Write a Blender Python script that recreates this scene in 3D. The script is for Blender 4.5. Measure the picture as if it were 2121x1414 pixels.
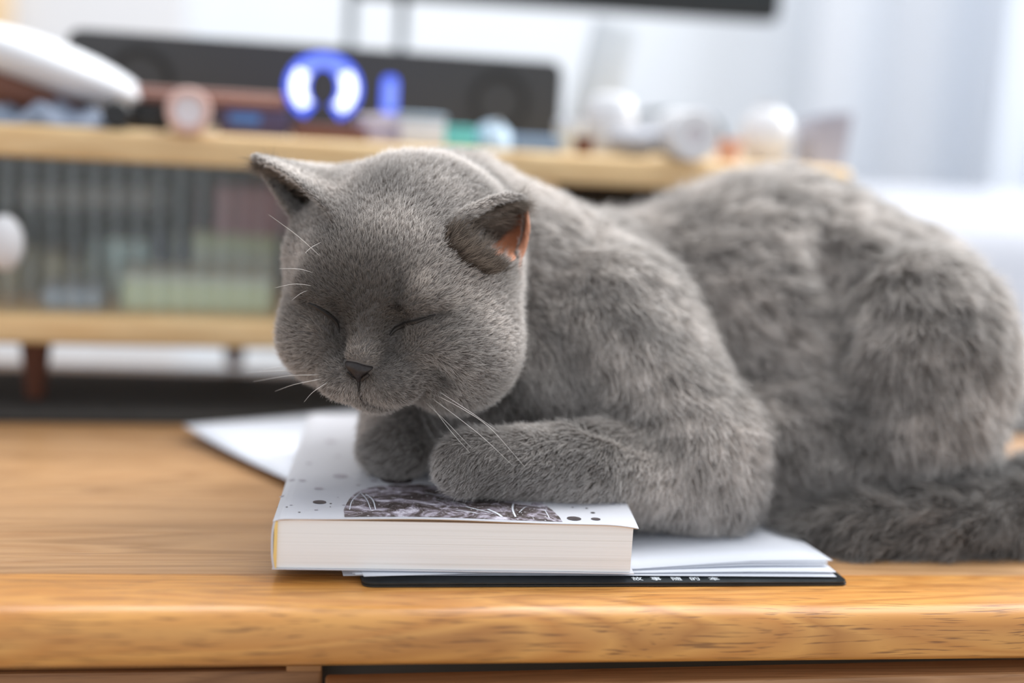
import bpy, bmesh, math, random, os
import numpy as np
from math import sin, cos, tan, atan, radians, pi, sqrt
from mathutils import Vector, Matrix
from mathutils.bvhtree import BVHTree

for o in list(bpy.data.objects):
    bpy.data.objects.remove(o)
SC = bpy.context.scene
COL = SC.collection
rnd = random.Random(7)
RNG = np.random.default_rng(11)
NOFUR = bool(os.environ.get('NOFUR'))

# ------------------------------------------------------------------ camera
F_PX, CX, CY = 2946.0, 1060.5, 707.0
PITCH, YAW, RHO, CAM_H = radians(9.0), radians(10.4), 0.06, 0.183
FWD = np.array([sin(YAW) * cos(PITCH), cos(YAW) * cos(PITCH), -sin(PITCH)])
_r0 = np.array([cos(YAW), -sin(YAW), 0.0])
_u0 = np.cross(_r0, FWD)
_t = atan(RHO)
RT = cos(_t) * _r0 + sin(_t) * _u0
UP = -sin(_t) * _r0 + cos(_t) * _u0
CAM = np.array([0, 0, CAM_H])
cd = bpy.data.cameras.new('camera')
cam = bpy.data.objects.new('camera', cd)
COL.objects.link(cam)
cam.matrix_world = Matrix(((RT[0], UP[0], -FWD[0], CAM[0]), (RT[1], UP[1], -FWD[1], CAM[1]),
                           (RT[2], UP[2], -FWD[2], CAM[2]), (0, 0, 0, 1)))
cd.sensor_width = 36.0
cd.lens = 36.0 * F_PX / 2121.0
cd.clip_start = 0.01
cd.dof.use_dof = True
cd.dof.focus_distance = 0.566
cd.dof.aperture_fstop = 2.3
cd.dof.aperture_blades = 0
SC.camera = cam

# ------------------------------------------------------------------ light
SC.view_settings.view_transform = 'Standard'
SC.view_settings.look = 'None'
SC.view_settings.gamma = 1.0
SC.view_settings.use_curve_mapping = False
SC.view_settings.exposure = 0.28
w = bpy.data.worlds.new('daylight')
SC.world = w
w.use_nodes = True
bg = w.node_tree.nodes['Background']
bg.inputs['Color'].default_value = (0.90, 0.94, 1.0, 1)
bg.inputs['Strength'].default_value = 0.78


def area(name, loc, target, sx, sy, power, col=(1, 1, 1)):
    d = bpy.data.lights.new(name, 'AREA')
    d.shape = 'RECTANGLE'
    d.size, d.size_y = sx, sy
    d.energy = power
    d.color = col
    o = bpy.data.objects.new(name, d)
    COL.objects.link(o)
    o.location = loc
    o.rotation_euler = (Vector(target) - Vector(loc)).to_track_quat('-Z', 'Y').to_euler()
    return o


area('window_light', (2.45, 1.55, 1.55), (0.1, 0.60, 0.05), 1.5, 1.6, 88, (0.93, 0.97, 1.0))
area('overhead_fill', (0.15, 1.70, 1.72), (0.1, 1.5, 0.0), 1.2, 0.9, 22, (1.0, 0.98, 0.95))  # fill added overhead to brighten the back wall and rim the cat
area('overhead_fill', (0.72, 0.78, 1.72), (0.35, 0.6, 0.0), 1.1, 0.7, 13, (1.0, 0.98, 0.96))  # fill added overhead for the desk edge highlight and the cat's top


# ------------------------------------------------------------------ helpers
def P(x, y, z):
    """point seen at pixel (x, y) at depth z along the view axis"""
    return CAM + z * (FWD + RT * (x - CX) / F_PX - UP * (y - CY) / F_PX)


def on_plane(x, y, h):
    d = P(x, y, 1.0) - CAM
    return CAM + d * ((h - CAM_H) / d[2])


def on_depth(x, y, Y):
    d = P(x, y, 1.0) - CAM
    return CAM + d * (Y / d[1])


def tag(o, label=None, cat=None, group=None, kind=None):
    for k, v in (('label', label), ('category', cat), ('group', group), ('kind', kind)):
        if v:
            o[k] = v
    return o


def empty(name, loc=(0, 0, 0), rz=0.0):
    o = bpy.data.objects.new(name, None)
    COL.objects.link(o)
    o.location = loc
    o.rotation_euler = (0, 0, rz)
    o.empty_display_size = 0.02
    return o


def build(name, bm, mat, parent=None, loc=(0, 0, 0), rot=(0, 0, 0), smooth=True):
    me = bpy.data.meshes.new(name)
    bmesh.ops.recalc_face_normals(bm, faces=bm.faces)
    bm.to_mesh(me)
    bm.free()
    return link(name, me, mat, parent, loc, rot, smooth)


def link(name, me, mat, parent=None, loc=(0, 0, 0), rot=(0, 0, 0), smooth=True):
    if mat and not me.materials:
        me.materials.append(mat)
    if smooth:
        me.polygons.foreach_set('use_smooth', [True] * len(me.polygons))
        try:
            me.set_sharp_from_angle(angle=radians(38))
        except Exception:
            pass
    o = bpy.data.objects.new(name, me)
    COL.objects.link(o)
    o.location = loc
    o.rotation_euler = rot
    if parent:
        o.parent = parent
    return o


def from_py(name, v, f):
    me = bpy.data.meshes.new(name)
    me.from_pydata([tuple(map(float, p)) for p in v], [], f)
    me.update()
    return me


def add_box(bm, c, s, bev=0.0, seg=2, rot=None):
    g = bmesh.ops.create_cube(bm, size=1.0)
    vs = g['verts']
    M = Matrix.Translation(c) @ (rot.to_4x4() if rot else Matrix.Identity(4)) @ Matrix.Diagonal((s[0], s[1], s[2], 1))
    bmesh.ops.transform(bm, matrix=M, verts=vs)
    if bev > 0:
        es = list({e for v in vs for e in v.link_edges})
        bmesh.ops.bevel(bm, geom=es, offset=bev, segments=seg, profile=0.5, affect='EDGES')


def box(c, s, bev=0.0, seg=2, rot=None):
    bm = bmesh.new()
    add_box(bm, c, s, bev, seg, rot)
    return bm


def lathe(prof, n=32, axis='Z', bm=None, off=(0, 0, 0)):
    """profile [(r, h)] turned about an axis"""
    bm = bm or bmesh.new()
    rings = []
    for r, h in prof:
        ring = []
        for i in range(n if r > 1e-6 else 1):
            a = 2 * pi * i / n
            p = (r * cos(a), r * sin(a), h)
            if axis == 'Y':
                p = (p[0], p[2], p[1])
            elif axis == 'X':
                p = (p[2], p[0], p[1])
            ring.append(bm.verts.new((p[0] + off[0], p[1] + off[1], p[2] + off[2])))
        rings.append(ring)
    for a, b in zip(rings, rings[1:]):
        for i in range(n):
            j = (i + 1) % n
            if len(a) == 1 and len(b) > 1:
                bm.faces.new((a[0], b[i], b[j]))
            elif len(b) == 1 and len(a) > 1:
                bm.faces.new((a[i], b[0], a[j]))
            elif len(a) > 1:
                bm.faces.new((a[i], b[i], b[j], a[j]))
    return bm


def tube(pts, rad, n=6, bm=None):
    bm = bm or bmesh.new()
    pts = [Vector(p) for p in pts]
    if not isinstance(rad, (list, tuple)):
        rad = [rad] * len(pts)
    rings = []
    nrm = None
    for i, p in enumerate(pts):
        t = (pts[min(i + 1, len(pts) - 1)] - pts[max(i - 1, 0)]).normalized()
        if nrm is None:
            nrm = t.orthogonal().normalized()
        else:
            nrm = (nrm - t * nrm.dot(t)).normalized()
        b = t.cross(nrm)
        rings.append([bm.verts.new(p + rad[i] * (cos(2 * pi * k / n) * nrm + sin(2 * pi * k / n) * b)) for k in range(n)])
    for a, c in zip(rings, rings[1:]):
        for k in range(n):
            bm.faces.new((a[k], a[(k + 1) % n], c[(k + 1) % n], c[k]))
    bm.faces.new(rings[0][::-1])
    bm.faces.new(rings[-1])
    return bm


def spline(pts, n):
    """Catmull-Rom through pts"""
    p = [np.array(q, float) for q in pts]
    p = [2 * p[0] - p[1]] + p + [2 * p[-1] - p[-2]]
    out = []
    for i in range(1, len(p) - 2):
        for k in range(n):
            t = k / n
            a, b, c, d = p[i - 1], p[i], p[i + 1], p[i + 2]
            out.append(0.5 * (2 * b + (c - a) * t + (2 * a - 5 * b + 4 * c - d) * t * t + (3 * b - a - 3 * c + d) * t ** 3))
    out.append(p[-2])
    return out


def ellipsoid(c, r, rot=None, seg=28, bm=None):
    bm = bm or bmesh.new()
    g = bmesh.ops.create_uvsphere(bm, u_segments=seg, v_segments=seg // 2, radius=1.0)
    M = Matrix.Translation(c) @ (rot.to_4x4() if rot else Matrix.Identity(4)) @ Matrix.Diagonal((r[0], r[1], r[2], 1))
    bmesh.ops.transform(bm, matrix=M, verts=g['verts'])
    return bm


def prism(poly, h0, h1, bm=None, axis='Z'):
    """polygon [(a, b)] extruded; axis Z: (x,y) up; axis Y: (x,z) along y; axis X: (y,z) along x"""
    bm = bm or bmesh.new()

    def q(a, b, h):
        return {'Z': (a, b, h), 'Y': (a, h, b), 'X': (h, a, b)}[axis]
    lo = [bm.verts.new(q(a, b, h0)) for a, b in poly]
    hi = [bm.verts.new(q(a, b, h1)) for a, b in poly]
    bm.faces.new(lo)
    bm.faces.new(hi[::-1])
    n = len(poly)
    for i in range(n):
        bm.faces.new((lo[i], lo[(i + 1) % n], hi[(i + 1) % n], hi[i]))
    return bm


def round_rect(x0, y0, x1, y1, r, n=5):
    out = []
    for cx, cy, a0 in ((x1 - r, y1 - r, 0), (x0 + r, y1 - r, 90), (x0 + r, y0 + r, 180), (x1 - r, y0 + r, 270)):
        for k in range(n + 1):
            a = radians(a0 + 90 * k / n)
            out.append((cx + r * cos(a), cy + r * sin(a)))
    return out


# ------------------------------------------------------------------ materials
def mat(name, col, rough=0.5, metal=0.0, **kw):
    m = bpy.data.materials.new(name)
    m.use_nodes = True
    b = m.node_tree.nodes['Principled BSDF']
    b.inputs['Base Color'].default_value = (*col, 1)
    b.inputs['Roughness'].default_value = rough
    b.inputs['Metallic'].default_value = metal
    for k, v in kw.items():
        b.inputs[k].default_value = v
    return m


def nd(m, typ, **kw):
    n = m.node_tree.nodes.new(typ)
    for k, v in kw.items():
        if k in n.inputs.keys():
            n.inputs[k].default_value = v
        else:
            setattr(n, k, v)
    return n


def lk(m, a, b):
    m.node_tree.links.new(a, b)


def ramp(m, fac, stops):
    r = nd(m, 'ShaderNodeValToRGB')
    e = r.color_ramp.elements
    while len(e) < len(stops):
        e.new(0.5)
    for el, (p, c) in zip(e, stops):
        el.position = p
        el.color = (*c, 1) if len(c) == 3 else c
    lk(m, fac, r.inputs['Fac'])
    return r


def srgb(r, g, b):
    def f(c):
        c /= 255.0
        return c / 12.92 if c <= 0.04045 else ((c + 0.055) / 1.055) ** 2.4
    return (f(r), f(g), f(b))


def mottled(name, c1, c2, scale=40, rough=0.55, bump=0.0, dist=0.001):
    m = mat(name, c1, rough)
    b = m.node_tree.nodes['Principled BSDF']
    tc = nd(m, 'ShaderNodeTexCoord')
    n = nd(m, 'ShaderNodeTexNoise', Scale=scale, Detail=4.0)
    lk(m, tc.outputs['Object'], n.inputs['Vector'])
    r = ramp(m, n.outputs['Fac'], [(0.35, c1), (0.65, c2)])
    lk(m, r.outputs['Color'], b.inputs['Base Color'])
    if bump:
        bp = nd(m, 'ShaderNodeBump', Strength=bump, Distance=dist)
        lk(m, n.outputs['Fac'], bp.inputs['Height'])
        lk(m, bp.outputs['Normal'], b.inputs['Normal'])
    return m


def oak(name, light, mid, dark, rough=0.36, seed=0.0, pore=0.55, coat=0.0):
    """oak with growth rings stretched along X, short dark pores and faint cross rays"""
    m = mat(name, mid, rough)
    b = m.node_tree.nodes['Principled BSDF']
    tc = nd(m, 'ShaderNodeTexCoord')
    mp = nd(m, 'ShaderNodeMapping')
    mp.inputs['Location'].default_value = (seed, seed * 1.7, seed * 0.6)
    mp.inputs['Scale'].default_value = (1.5, 15, 15)
    lk(m, tc.outputs['Object'], mp.inputs['Vector'])
    wob = nd(m, 'ShaderNodeTexNoise', Scale=1.7, Detail=3.0, Distortion=0.7)
    lk(m, mp.outputs['Vector'], wob.inputs['Vector'])
    mul = nd(m, 'ShaderNodeMath', operation='MULTIPLY')
    mul.inputs[1].default_value = 7.0
    lk(m, wob.outputs['Fac'], mul.inputs[0])
    fr = nd(m, 'ShaderNodeMath', operation='PINGPONG')
    fr.inputs[1].default_value = 0.5
    lk(m, mul.outputs[0], fr.inputs[0])
    base = ramp(m, fr.outputs[0], [(0.0, tuple(0.86 * q for q in mid)), (0.22, light), (0.5, mid)])
    broad = nd(m, 'ShaderNodeTexNoise', Scale=0.9, Detail=2.0)
    lk(m, mp.outputs['Vector'], broad.inputs['Vector'])
    br = ramp(m, broad.outputs['Fac'], [(0.3, (0.80, 0.76, 0.70)), (0.7, (1.08, 1.06, 1.04))])
    mx0 = nd(m, 'ShaderNodeMix', data_type='RGBA', blend_type='MULTIPLY')
    mx0.inputs['Factor'].default_value = 0.8
    lk(m, base.outputs['Color'], mx0.inputs[6])
    lk(m, br.outputs['Color'], mx0.inputs[7])
    # pores: thin streaks following the grain
    mp2 = nd(m, 'ShaderNodeMapping')
    mp2.inputs['Location'].default_value = (seed * 2.1, seed, seed)
    mp2.inputs['Scale'].default_value = (42, 1500, 1050)
    mp2.inputs['Rotation'].default_value = (0, 0.05, 0.05)
    disp = nd(m, 'ShaderNodeVectorMath', operation='ADD')
    wob2 = nd(m, 'ShaderNodeTexNoise', Scale=9.0, Detail=1.0)
    sc2 = nd(m, 'ShaderNodeVectorMath', operation='SCALE')
    sc2.inputs['Scale'].default_value = 0.012
    lk(m, tc.outputs['Object'], wob2.inputs['Vector'])
    lk(m, wob2.outputs['Color'], sc2.inputs[0])
    lk(m, tc.outputs['Object'], disp.inputs[0])
    lk(m, sc2.outputs[0], disp.inputs[1])
    lk(m, disp.outputs[0], mp2.inputs['Vector'])
    po = nd(m, 'ShaderNodeTexNoise', Scale=1.0, Detail=2.0)
    lk(m, mp2.outputs['Vector'], po.inputs['Vector'])
    pr = ramp(m, po.outputs['Fac'], [(0.56, (0, 0, 0)), (0.70, (1, 1, 1))])
    pm = nd(m, 'ShaderNodeMath', operation='MULTIPLY')
    pm.inputs[1].default_value = pore
    lk(m, pr.outputs['Color'], pm.inputs[0])
    mx = nd(m, 'ShaderNodeMix', data_type='RGBA')
    lk(m, pm.outputs[0], mx.inputs['Factor'])
    lk(m, mx0.outputs[2], mx.inputs[6])
    mx.inputs[7].default_value = (*dark, 1)
    lk(m, mx.outputs[2], b.inputs['Base Color'])
    bp = nd(m, 'ShaderNodeBump', Strength=0.15, Distance=0.0004)
    bp.invert = True
    lk(m, pr.outputs['Color'], bp.inputs['Height'])
    lk(m, bp.outputs['Normal'], b.inputs['Normal'])
    b.inputs['Coat Weight'].default_value = coat
    b.inputs['Coat Roughness'].default_value = 0.25
    return m


OAK_L, OAK_M, OAK_D = srgb(200, 158, 114), srgb(184, 140, 96), srgb(120, 80, 48)
M_front = oak('oak_front', srgb(212, 154, 82), srgb(194, 132, 64), srgb(106, 62, 26), 0.36, 0.0, 0.75, 0.22)
M_planks = [oak('oak_plank_%d' % i, tuple(c * k for c in OAK_L), tuple(c * k for c in OAK_M), OAK_D, 0.40, 1.3 * (i + 1), 0.3)
            for i, k in enumerate((0.86, 0.80, 0.84, 0.78))]
M_shelf = oak('oak_shelf', srgb(240, 212, 164), srgb(231, 196, 144), srgb(190, 144, 96), 0.45, 4.4, 0.25)
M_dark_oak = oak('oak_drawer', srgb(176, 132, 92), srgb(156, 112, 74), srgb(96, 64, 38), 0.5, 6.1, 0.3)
M_endgrain = mat('endgrain_wood', srgb(190, 140, 90), 0.6)
M_white_wall = mottled('wall_paint', (0.66, 0.70, 0.75), (0.69, 0.73, 0.78), 3.0, 0.8)
M_door = mat('door_paint', (0.62, 0.63, 0.66), 0.55)
M_floor = oak('floor_boards', srgb(196, 180, 160), srgb(180, 164, 146), srgb(120, 100, 80), 0.5, 8.0, 0.3)
M_black = mat('black_plastic', (0.012, 0.013, 0.014), 0.38)
M_soundbar = mottled('speaker_cloth', (0.045, 0.048, 0.053), (0.055, 0.058, 0.064), 900, 0.8)
M_driver = mat('driver_cone', (0.014, 0.015, 0.016), 0.7)
M_steel = mat('grey_metal', (0.30, 0.33, 0.36), 0.4, 0.6)
M_pale_metal = mat('pale_metal', (0.62, 0.67, 0.72), 0.4, 0.1)
M_white = mat('white_plastic', (0.72, 0.73, 0.76), 0.35)
M_white_soft = mottled('white_fabric', (0.42, 0.43, 0.47), (0.46, 0.47, 0.51), 60, 0.9, 0.3)
M_cream = mat('cream_plastic', (0.78, 0.76, 0.66), 0.45)
M_brown = mat('brown_leather', srgb(110, 66, 48), 0.5)
M_copper = mat('reddish_leather', srgb(138, 96, 84), 0.5)
M_pink = mat('pink_plastic', srgb(214, 178, 168), 0.4)
M_pale_pink = mat('pale_pink', srgb(226, 220, 224), 0.35)
M_purple = mat('dark_purple', srgb(70, 60, 92), 0.35)
M_bluegrey = mottled('blue_grey_cloth', srgb(120, 132, 150), srgb(150, 160, 178), 60, 0.85, 0.4)
M_lav = mat('lavender_plastic', srgb(196, 190, 212), 0.35)
M_teal = mat('teal_plastic', srgb(110, 204, 204), 0.4)
M_paleblue = mat('pale_blue_plastic', srgb(178, 200, 218), 0.35)
M_tray = mat('blue_grey_plastic', srgb(128, 152, 180), 0.4)
M_terracotta = mat('terracotta', srgb(204, 158, 140), 0.7)
M_greybag = mottled('grey_paper', srgb(168, 168, 182), srgb(186, 186, 198), 30, 0.8)
M_folder = mottled('black_folder', (0.012, 0.017, 0.019), (0.018, 0.024, 0.027), 200, 0.30)
M_silver = mat('silver_print', (0.75, 0.80, 0.85), 0.4)
M_paper = mottled('white_paper', (0.67, 0.70, 0.77), (0.71, 0.74, 0.81), 12, 0.75)
M_mat = mottled('dark_felt', (0.020, 0.018, 0.016), (0.035, 0.031, 0.028), 150, 0.9, 0.2)
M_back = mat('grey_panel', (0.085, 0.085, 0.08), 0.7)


def emitter(name, col, strength):
    m = mat(name, (0.1, 0.1, 0.12), 0.4)
    b = m.node_tree.nodes['Principled BSDF']
    b.inputs['Emission Color'].default_value = (*col, 1)
    b.inputs['Emission Strength'].default_value = strength
    return m


M_led_blue = emitter('led_blue', (0.02, 0.10, 1.0), 1.3)
M_led_white = emitter('led_white', (0.75, 0.82, 1.0), 2.2)
M_led_lav = emitter('led_lavender', (0.22, 0.32, 1.0), 0.9)

# ------------------------------------------------------------------ the room
FLOOR = -0.74
bm = bmesh.new()
add_box(bm, (0.4, 1.1, FLOOR - 0.03), (5.2, 4.4, 0.06))
tag(build('floor', bm, M_floor, smooth=False), kind='structure')
bm = bmesh.new()
add_box(bm, (0.4, 2.53, 0.55), (5.2, 0.06, 2.58))
tag(build('wall_back', bm, M_white_wall, smooth=False), kind='structure')
bm = bmesh.new()
add_box(bm, (-0.77, 2.475, 0.30), (1.30, 0.05, 2.06), 0.004)
door = build('door_1', bm, M_door, smooth=False)
tag(door, kind='structure')
bm = bmesh.new()
for zc in (0.80, -0.22):
    add_box(bm, (-0.77, 2.447, zc), (0.95, 0.012, 0.78), 0.005)
build('panel', bm, M_door, door, smooth=False)

# white bow: curtain hanging by the window on the right
M_curtain = mat('curtain_cloth', (0.80, 0.83, 0.88), 0.9)
cb = M_curtain.node_tree
tr = nd(M_curtain, 'ShaderNodeBsdfTranslucent')
tr.inputs['Color'].default_value = (0.70, 0.74, 0.80, 1)
ms = nd(M_curtain, 'ShaderNodeMixShader')
ms.inputs[0].default_value = 0.35
lk(M_curtain, cb.nodes['Principled BSDF'].outputs[0], ms.inputs[1])
lk(M_curtain, tr.outputs[0], ms.inputs[2])
lk(M_curtain, ms.outputs[0], cb.nodes['Material Output'].inputs['Surface'])


def curtain(x0, x1, y, z0, z1, per, amp, seed):
    r = random.Random(seed)
    n = int((x1 - x0) / per * 12)
    rows = 8
    ph = [r.uniform(0, 6.28) for _ in range(4)]
    v, f = [], []
    for j in range(rows + 1):
        t = j / rows
        for i in range(n + 1):
            x = x0 + (x1 - x0) * i / n
            a = amp * (1 - 0.3 * t)
            yy = y + a * sin(2 * pi * x / per + ph[0] + 0.5 * sin(5 * x + ph[1]) + 0.25 * t) + 0.35 * a * sin(2 * pi * x / per * 0.37 + ph[2])
            v.append((x, yy, z0 + (z1 - z0) * t))
    for j in range(rows):
        for i in range(n):
            a = j * (n + 1) + i
            f.append((a, a + 1, a + n + 2, a + n + 1))
    return from_py('curtain', v, f)


c = link('curtain', curtain(0.93, 1.55, 2.36, FLOOR + 0.01, 1.78, 0.155, 0.014, 3), M_curtain)
tag(c, 'pale bluish white curtain hanging in soft folds behind the cat', 'curtain')
c = link('curtain', curtain(1.20, 2.3, 2.20, FLOOR + 0.01, 1.78, 0.19, 0.028, 5), M_curtain)
tag(c, 'bright white curtain at the far right, in front of the bluish one', 'curtain')

# a white armchair beyond the desk on the right
sofa = empty('armchair', (1.17, 1.55, FLOOR))
sofa.rotation_euler = (0, 0, radians(8))
tag(sofa, 'white padded armchair standing beyond the desk behind the cat', 'armchair')
build('seat', box((0, 0, 0.33), (0.78, 0.72, 0.26), 0.07, 4), M_white_soft, sofa)
build('backrest', box((0, 0.36, 0.62), (0.86, 0.20, 0.46), 0.08, 5), M_white_soft, sofa)
for s in (-1, 1):
    build('armrest', box((s * 0.44, 0, 0.45), (0.16, 0.78, 0.52), 0.07, 4), M_white_soft, sofa)
    for s2 in (-1, 1):
        build('leg', lathe([(0.0, 0.0), (0.018, 0.0), (0.026, 0.21), (0, 0.21)], 14, off=(s * 0.33, s2 * 0.28, 0.0)), M_dark_oak, sofa)

# ------------------------------------------------------------------ the desk
desk = empty('desk', (0, 0, FLOOR))
tag(desk, 'warm orange oak desk with a rounded front edge, the cat lying on it', 'desk')
DX0, DX1 = -0.62, 0.98
OFF = (0, 0, -FLOOR)


def plank_profile(y0, y1, front):
    T = 0.0217
    if front:
        pr = [(y1, 0.0), (y0 + 0.0095, 0.0)]
        for k in range(1, 13):
            a = radians(90 + 90 * k / 12)
            pr.append((y0 + 0.0095 + 0.0095 * cos(a), -0.0105 + 0.0105 * sin(a)))
        pr.append((y0, -T + 0.006))
        for k in range(1, 6):
            a = radians(180 + 90 * k / 5)
            pr.append((y0 + 0.006 + 0.006 * cos(a), -T + 0.006 + 0.006 * sin(a)))
        pr += [(y1, -T)]
        pr[0] = (y1 - 0.0003, 0.0)
        pr.insert(0, (y1, -0.0003))
    else:
        b = 0.0003
        pr = [(y1, -b), (y1 - b, 0), (y0 + b, 0), (y0, -b), (y0, -T), (y1, -T)]
    return pr


edges = [0.4995, 0.5440, 0.5975, 0.660, 0.728, 0.80, 0.875, 0.945, 0.985]
for i in range(len(edges) - 1):
    bm = prism(plank_profile(edges[i], edges[i + 1] - 0.00015, i == 0), DX0, DX1, axis='X')
    build('plank', bm, M_front if i == 0 else M_planks[(i - 1) % 4], desk, loc=(0, 0, -FLOOR))
for sx in (DX0 + 0.05, DX1 - 0.05):
    for sy in (0.56, 0.93):
        build('leg', box((sx, sy, -0.0225 / 2 + (-FLOOR) / 2), (0.05, 0.05, -FLOOR - 0.0225), 0.004), M_planks[0], desk, smooth=False)
build('back_rail', box((0.18, 0.95, -FLOOR - 0.065), (1.45, 0.02, 0.08), 0.002), M_planks[1], desk, smooth=False)
# drawers under the top: left one closed in shadow, right one slightly ajar
pz = on_depth(300, 1391, 0.572)
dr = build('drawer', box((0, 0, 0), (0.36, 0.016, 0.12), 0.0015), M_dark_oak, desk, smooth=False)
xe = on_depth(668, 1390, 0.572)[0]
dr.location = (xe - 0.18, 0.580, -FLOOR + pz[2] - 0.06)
pb = on_depth(628, 1382, 0.580)
build('runner', box((pb[0], 0.580, -FLOOR + pz[2] + 0.0012), (0.0145, 0.018, 0.0026), 0.0003), M_endgrain, desk, smooth=False)
p1, p2 = on_depth(1100, 1411, 0.509), on_depth(2121, 1385, 0.509)
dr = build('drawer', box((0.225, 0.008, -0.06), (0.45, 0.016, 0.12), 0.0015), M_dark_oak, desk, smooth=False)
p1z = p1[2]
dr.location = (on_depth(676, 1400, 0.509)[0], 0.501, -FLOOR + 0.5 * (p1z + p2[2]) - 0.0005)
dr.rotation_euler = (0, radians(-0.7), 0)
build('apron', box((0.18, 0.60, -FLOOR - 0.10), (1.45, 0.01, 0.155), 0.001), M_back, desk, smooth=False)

# dark felt runner under the shelf
mt = build('desk_mat', prism(round_rect(-0.55, 0.0, 0.66, 0.145, 0.006), 0.0002, 0.003), M_mat, loc=(-0.03, 0.803, 0), rot=(0, 0, radians(1.6)))
tag(mt, 'dark felt mat lying on the desk under the low shelf', 'mat')

# ------------------------------------------------------------------ the low shelf standing on the desk
S_ROT = radians(2.9)
S0 = P(70, 712, 0.800)
S0 = np.array([S0[0], S0[1], 0.0])
SXA = np.array([cos(S_ROT), sin(S_ROT), 0])
SYA = np.array([-sin(S_ROT), cos(S_ROT), 0])


def s_local(p):
    d = np.array(p) - S0
    return np.array([d @ SXA, d @ SYA, d[2]])


def s_at(px, py, dy):
    """shelf-local (x, z) where the pixel's ray meets the plane dy behind the shelf front, and metres per pixel there"""
    d = P(px, py, 1.0) - CAM
    t = (dy - (CAM - S0) @ SYA) / (d @ SYA)
    q = CAM + d * t
    l = s_local(q)
    return l[0], l[2], t / F_PX


def s_world(x, y, z):
    return S0 + SXA * x + SYA * y + np.array([0, 0, z])


MAT_T = 0.003
B_BOT, B_TOP = s_at(70, 714, 0)[1], s_at(70, 654, 0)[1]
T_BOT, T_TOP = s_at(400, 343, 0)[1], s_at(400, 277, 0)[1]
SXR = s_at(1768, 350, 0)[0]
SXL = s_at(-330, 300, 0)[0]
SD = 0.185
shelf = empty('desk_shelf', tuple(S0), S_ROT)
tag(shelf, 'low oak desk shelf with a fluted glass front, standing behind the cat', 'shelf')
xm, wd = (SXL + SXR) / 2, SXR - SXL
build('top_board', box((xm, SD / 2, (T_TOP + T_BOT) / 2), (wd, SD, T_TOP - T_BOT), 0.0035, 3), M_shelf, shelf)
build('bottom_board', box((xm, SD / 2, (B_TOP + B_BOT) / 2), (wd, SD, B_TOP - B_BOT), 0.0035, 3), M_shelf, shelf)
zc, zh = (B_TOP + T_BOT) / 2, T_BOT - B_TOP
build('back_panel', box((xm, SD - 0.004, zc), (wd - 0.02, 0.005, zh), 0), M_back, shelf, smooth=False)
for sx in (SXL + 0.012, SXR - 0.012, s_at(1120, 500, 0.01)[0]):
    build('side_panel', box((sx, SD / 2, zc), (0.014, SD - 0.012, zh), 0.0006), M_shelf, shelf, smooth=False)
for lx in (s_at(72, 760, 0.03)[0], s_at(485, 760, 0.15)[0], SXR - 0.05, SXL + 0.04):
    ly = 0.15 if lx == s_at(485, 760, 0.15)[0] else 0.035
    build('leg', lathe([(0, MAT_T), (0.0055, MAT_T), (0.0095, B_BOT), (0, B_BOT)], 18, off=(lx, ly, 0)), M_brown, shelf)

# fluted glass door (real flutes), a sliding pane behind it
M_glass = bpy.data.materials.new('fluted_glass')
M_glass.use_nodes = True
gt = M_glass.node_tree
gt.nodes.remove(gt.nodes['Principled BSDF'])
g1 = nd(M_glass, 'ShaderNodeBsdfTransparent')
g1.inputs['Color'].default_value = (0.97, 0.98, 0.97, 1)
g2 = nd(M_glass, 'ShaderNodeBsdfGlass', IOR=1.18, Roughness=0.08)
g2.inputs['Color'].default_value = (0.93, 0.96, 0.94, 1)
gm = nd(M_glass, 'ShaderNodeMixShader')
gm.inputs[0].default_value = 0.42
lk(M_glass, g1.outputs[0], gm.inputs[1])
lk(M_glass, g2.outputs[0], gm.inputs[2])
g3 = nd(M_glass, 'ShaderNodeBsdfGlossy', Roughness=0.12)
g3.inputs['Color'].default_value = (0.9, 0.92, 0.92, 1)
gm2 = nd(M_glass, 'ShaderNodeMixShader')
gm2.inputs[0].default_value = 0.07
lk(M_glass, gm.outputs[0], gm2.inputs[1])
lk(M_glass, g3.outputs[0], gm2.inputs[2])
lk(M_glass, gm2.outputs[0], gt.nodes['Material Output'].inputs['Surface'])


def fluted(x0, x1, z0, z1, y, per, depth):
    n = int(round((x1 - x0) / per))
    pts = []
    for i in range(n):
        for k in range(10):
            t = k / 10
            pts.append((x0 + (i + t) * per, y - depth * abs(sin(pi * t))))
    pts.append((x0 + n * per, y))
    v, f = [], []
    for x, yy in pts:
        v += [(x, yy, z0), (x, yy, z1)]
    m = len(pts)
    for i in range(m - 1):
        f.append((2 * i, 2 * i + 2, 2 * i + 3, 2 * i + 1))
    b = len(v)
    for x, yy in ((pts[0][0], y + 0.003), (pts[-1][0], y + 0.003)):
        v += [(x, yy, z0), (x, yy, z1)]
    f.append((b, b + 1, b + 3, b + 2))
    return from_py('glass_door', v, f)


gx1 = s_at(1105, 500, 0.012)[0]
gd = link('glass_door', fluted(SXL + 0.02, gx1, B_TOP + 0.0008, T_BOT - 0.0008, 0.013, 0.0118, 0.003), M_glass, shelf)
kx, kz, _ = s_at(6, 505, -0.01)
build('knob', ellipsoid((kx, -0.004, kz), (0.0105, 0.008, 0.0155), seg=24), M_white, gd)


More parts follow.
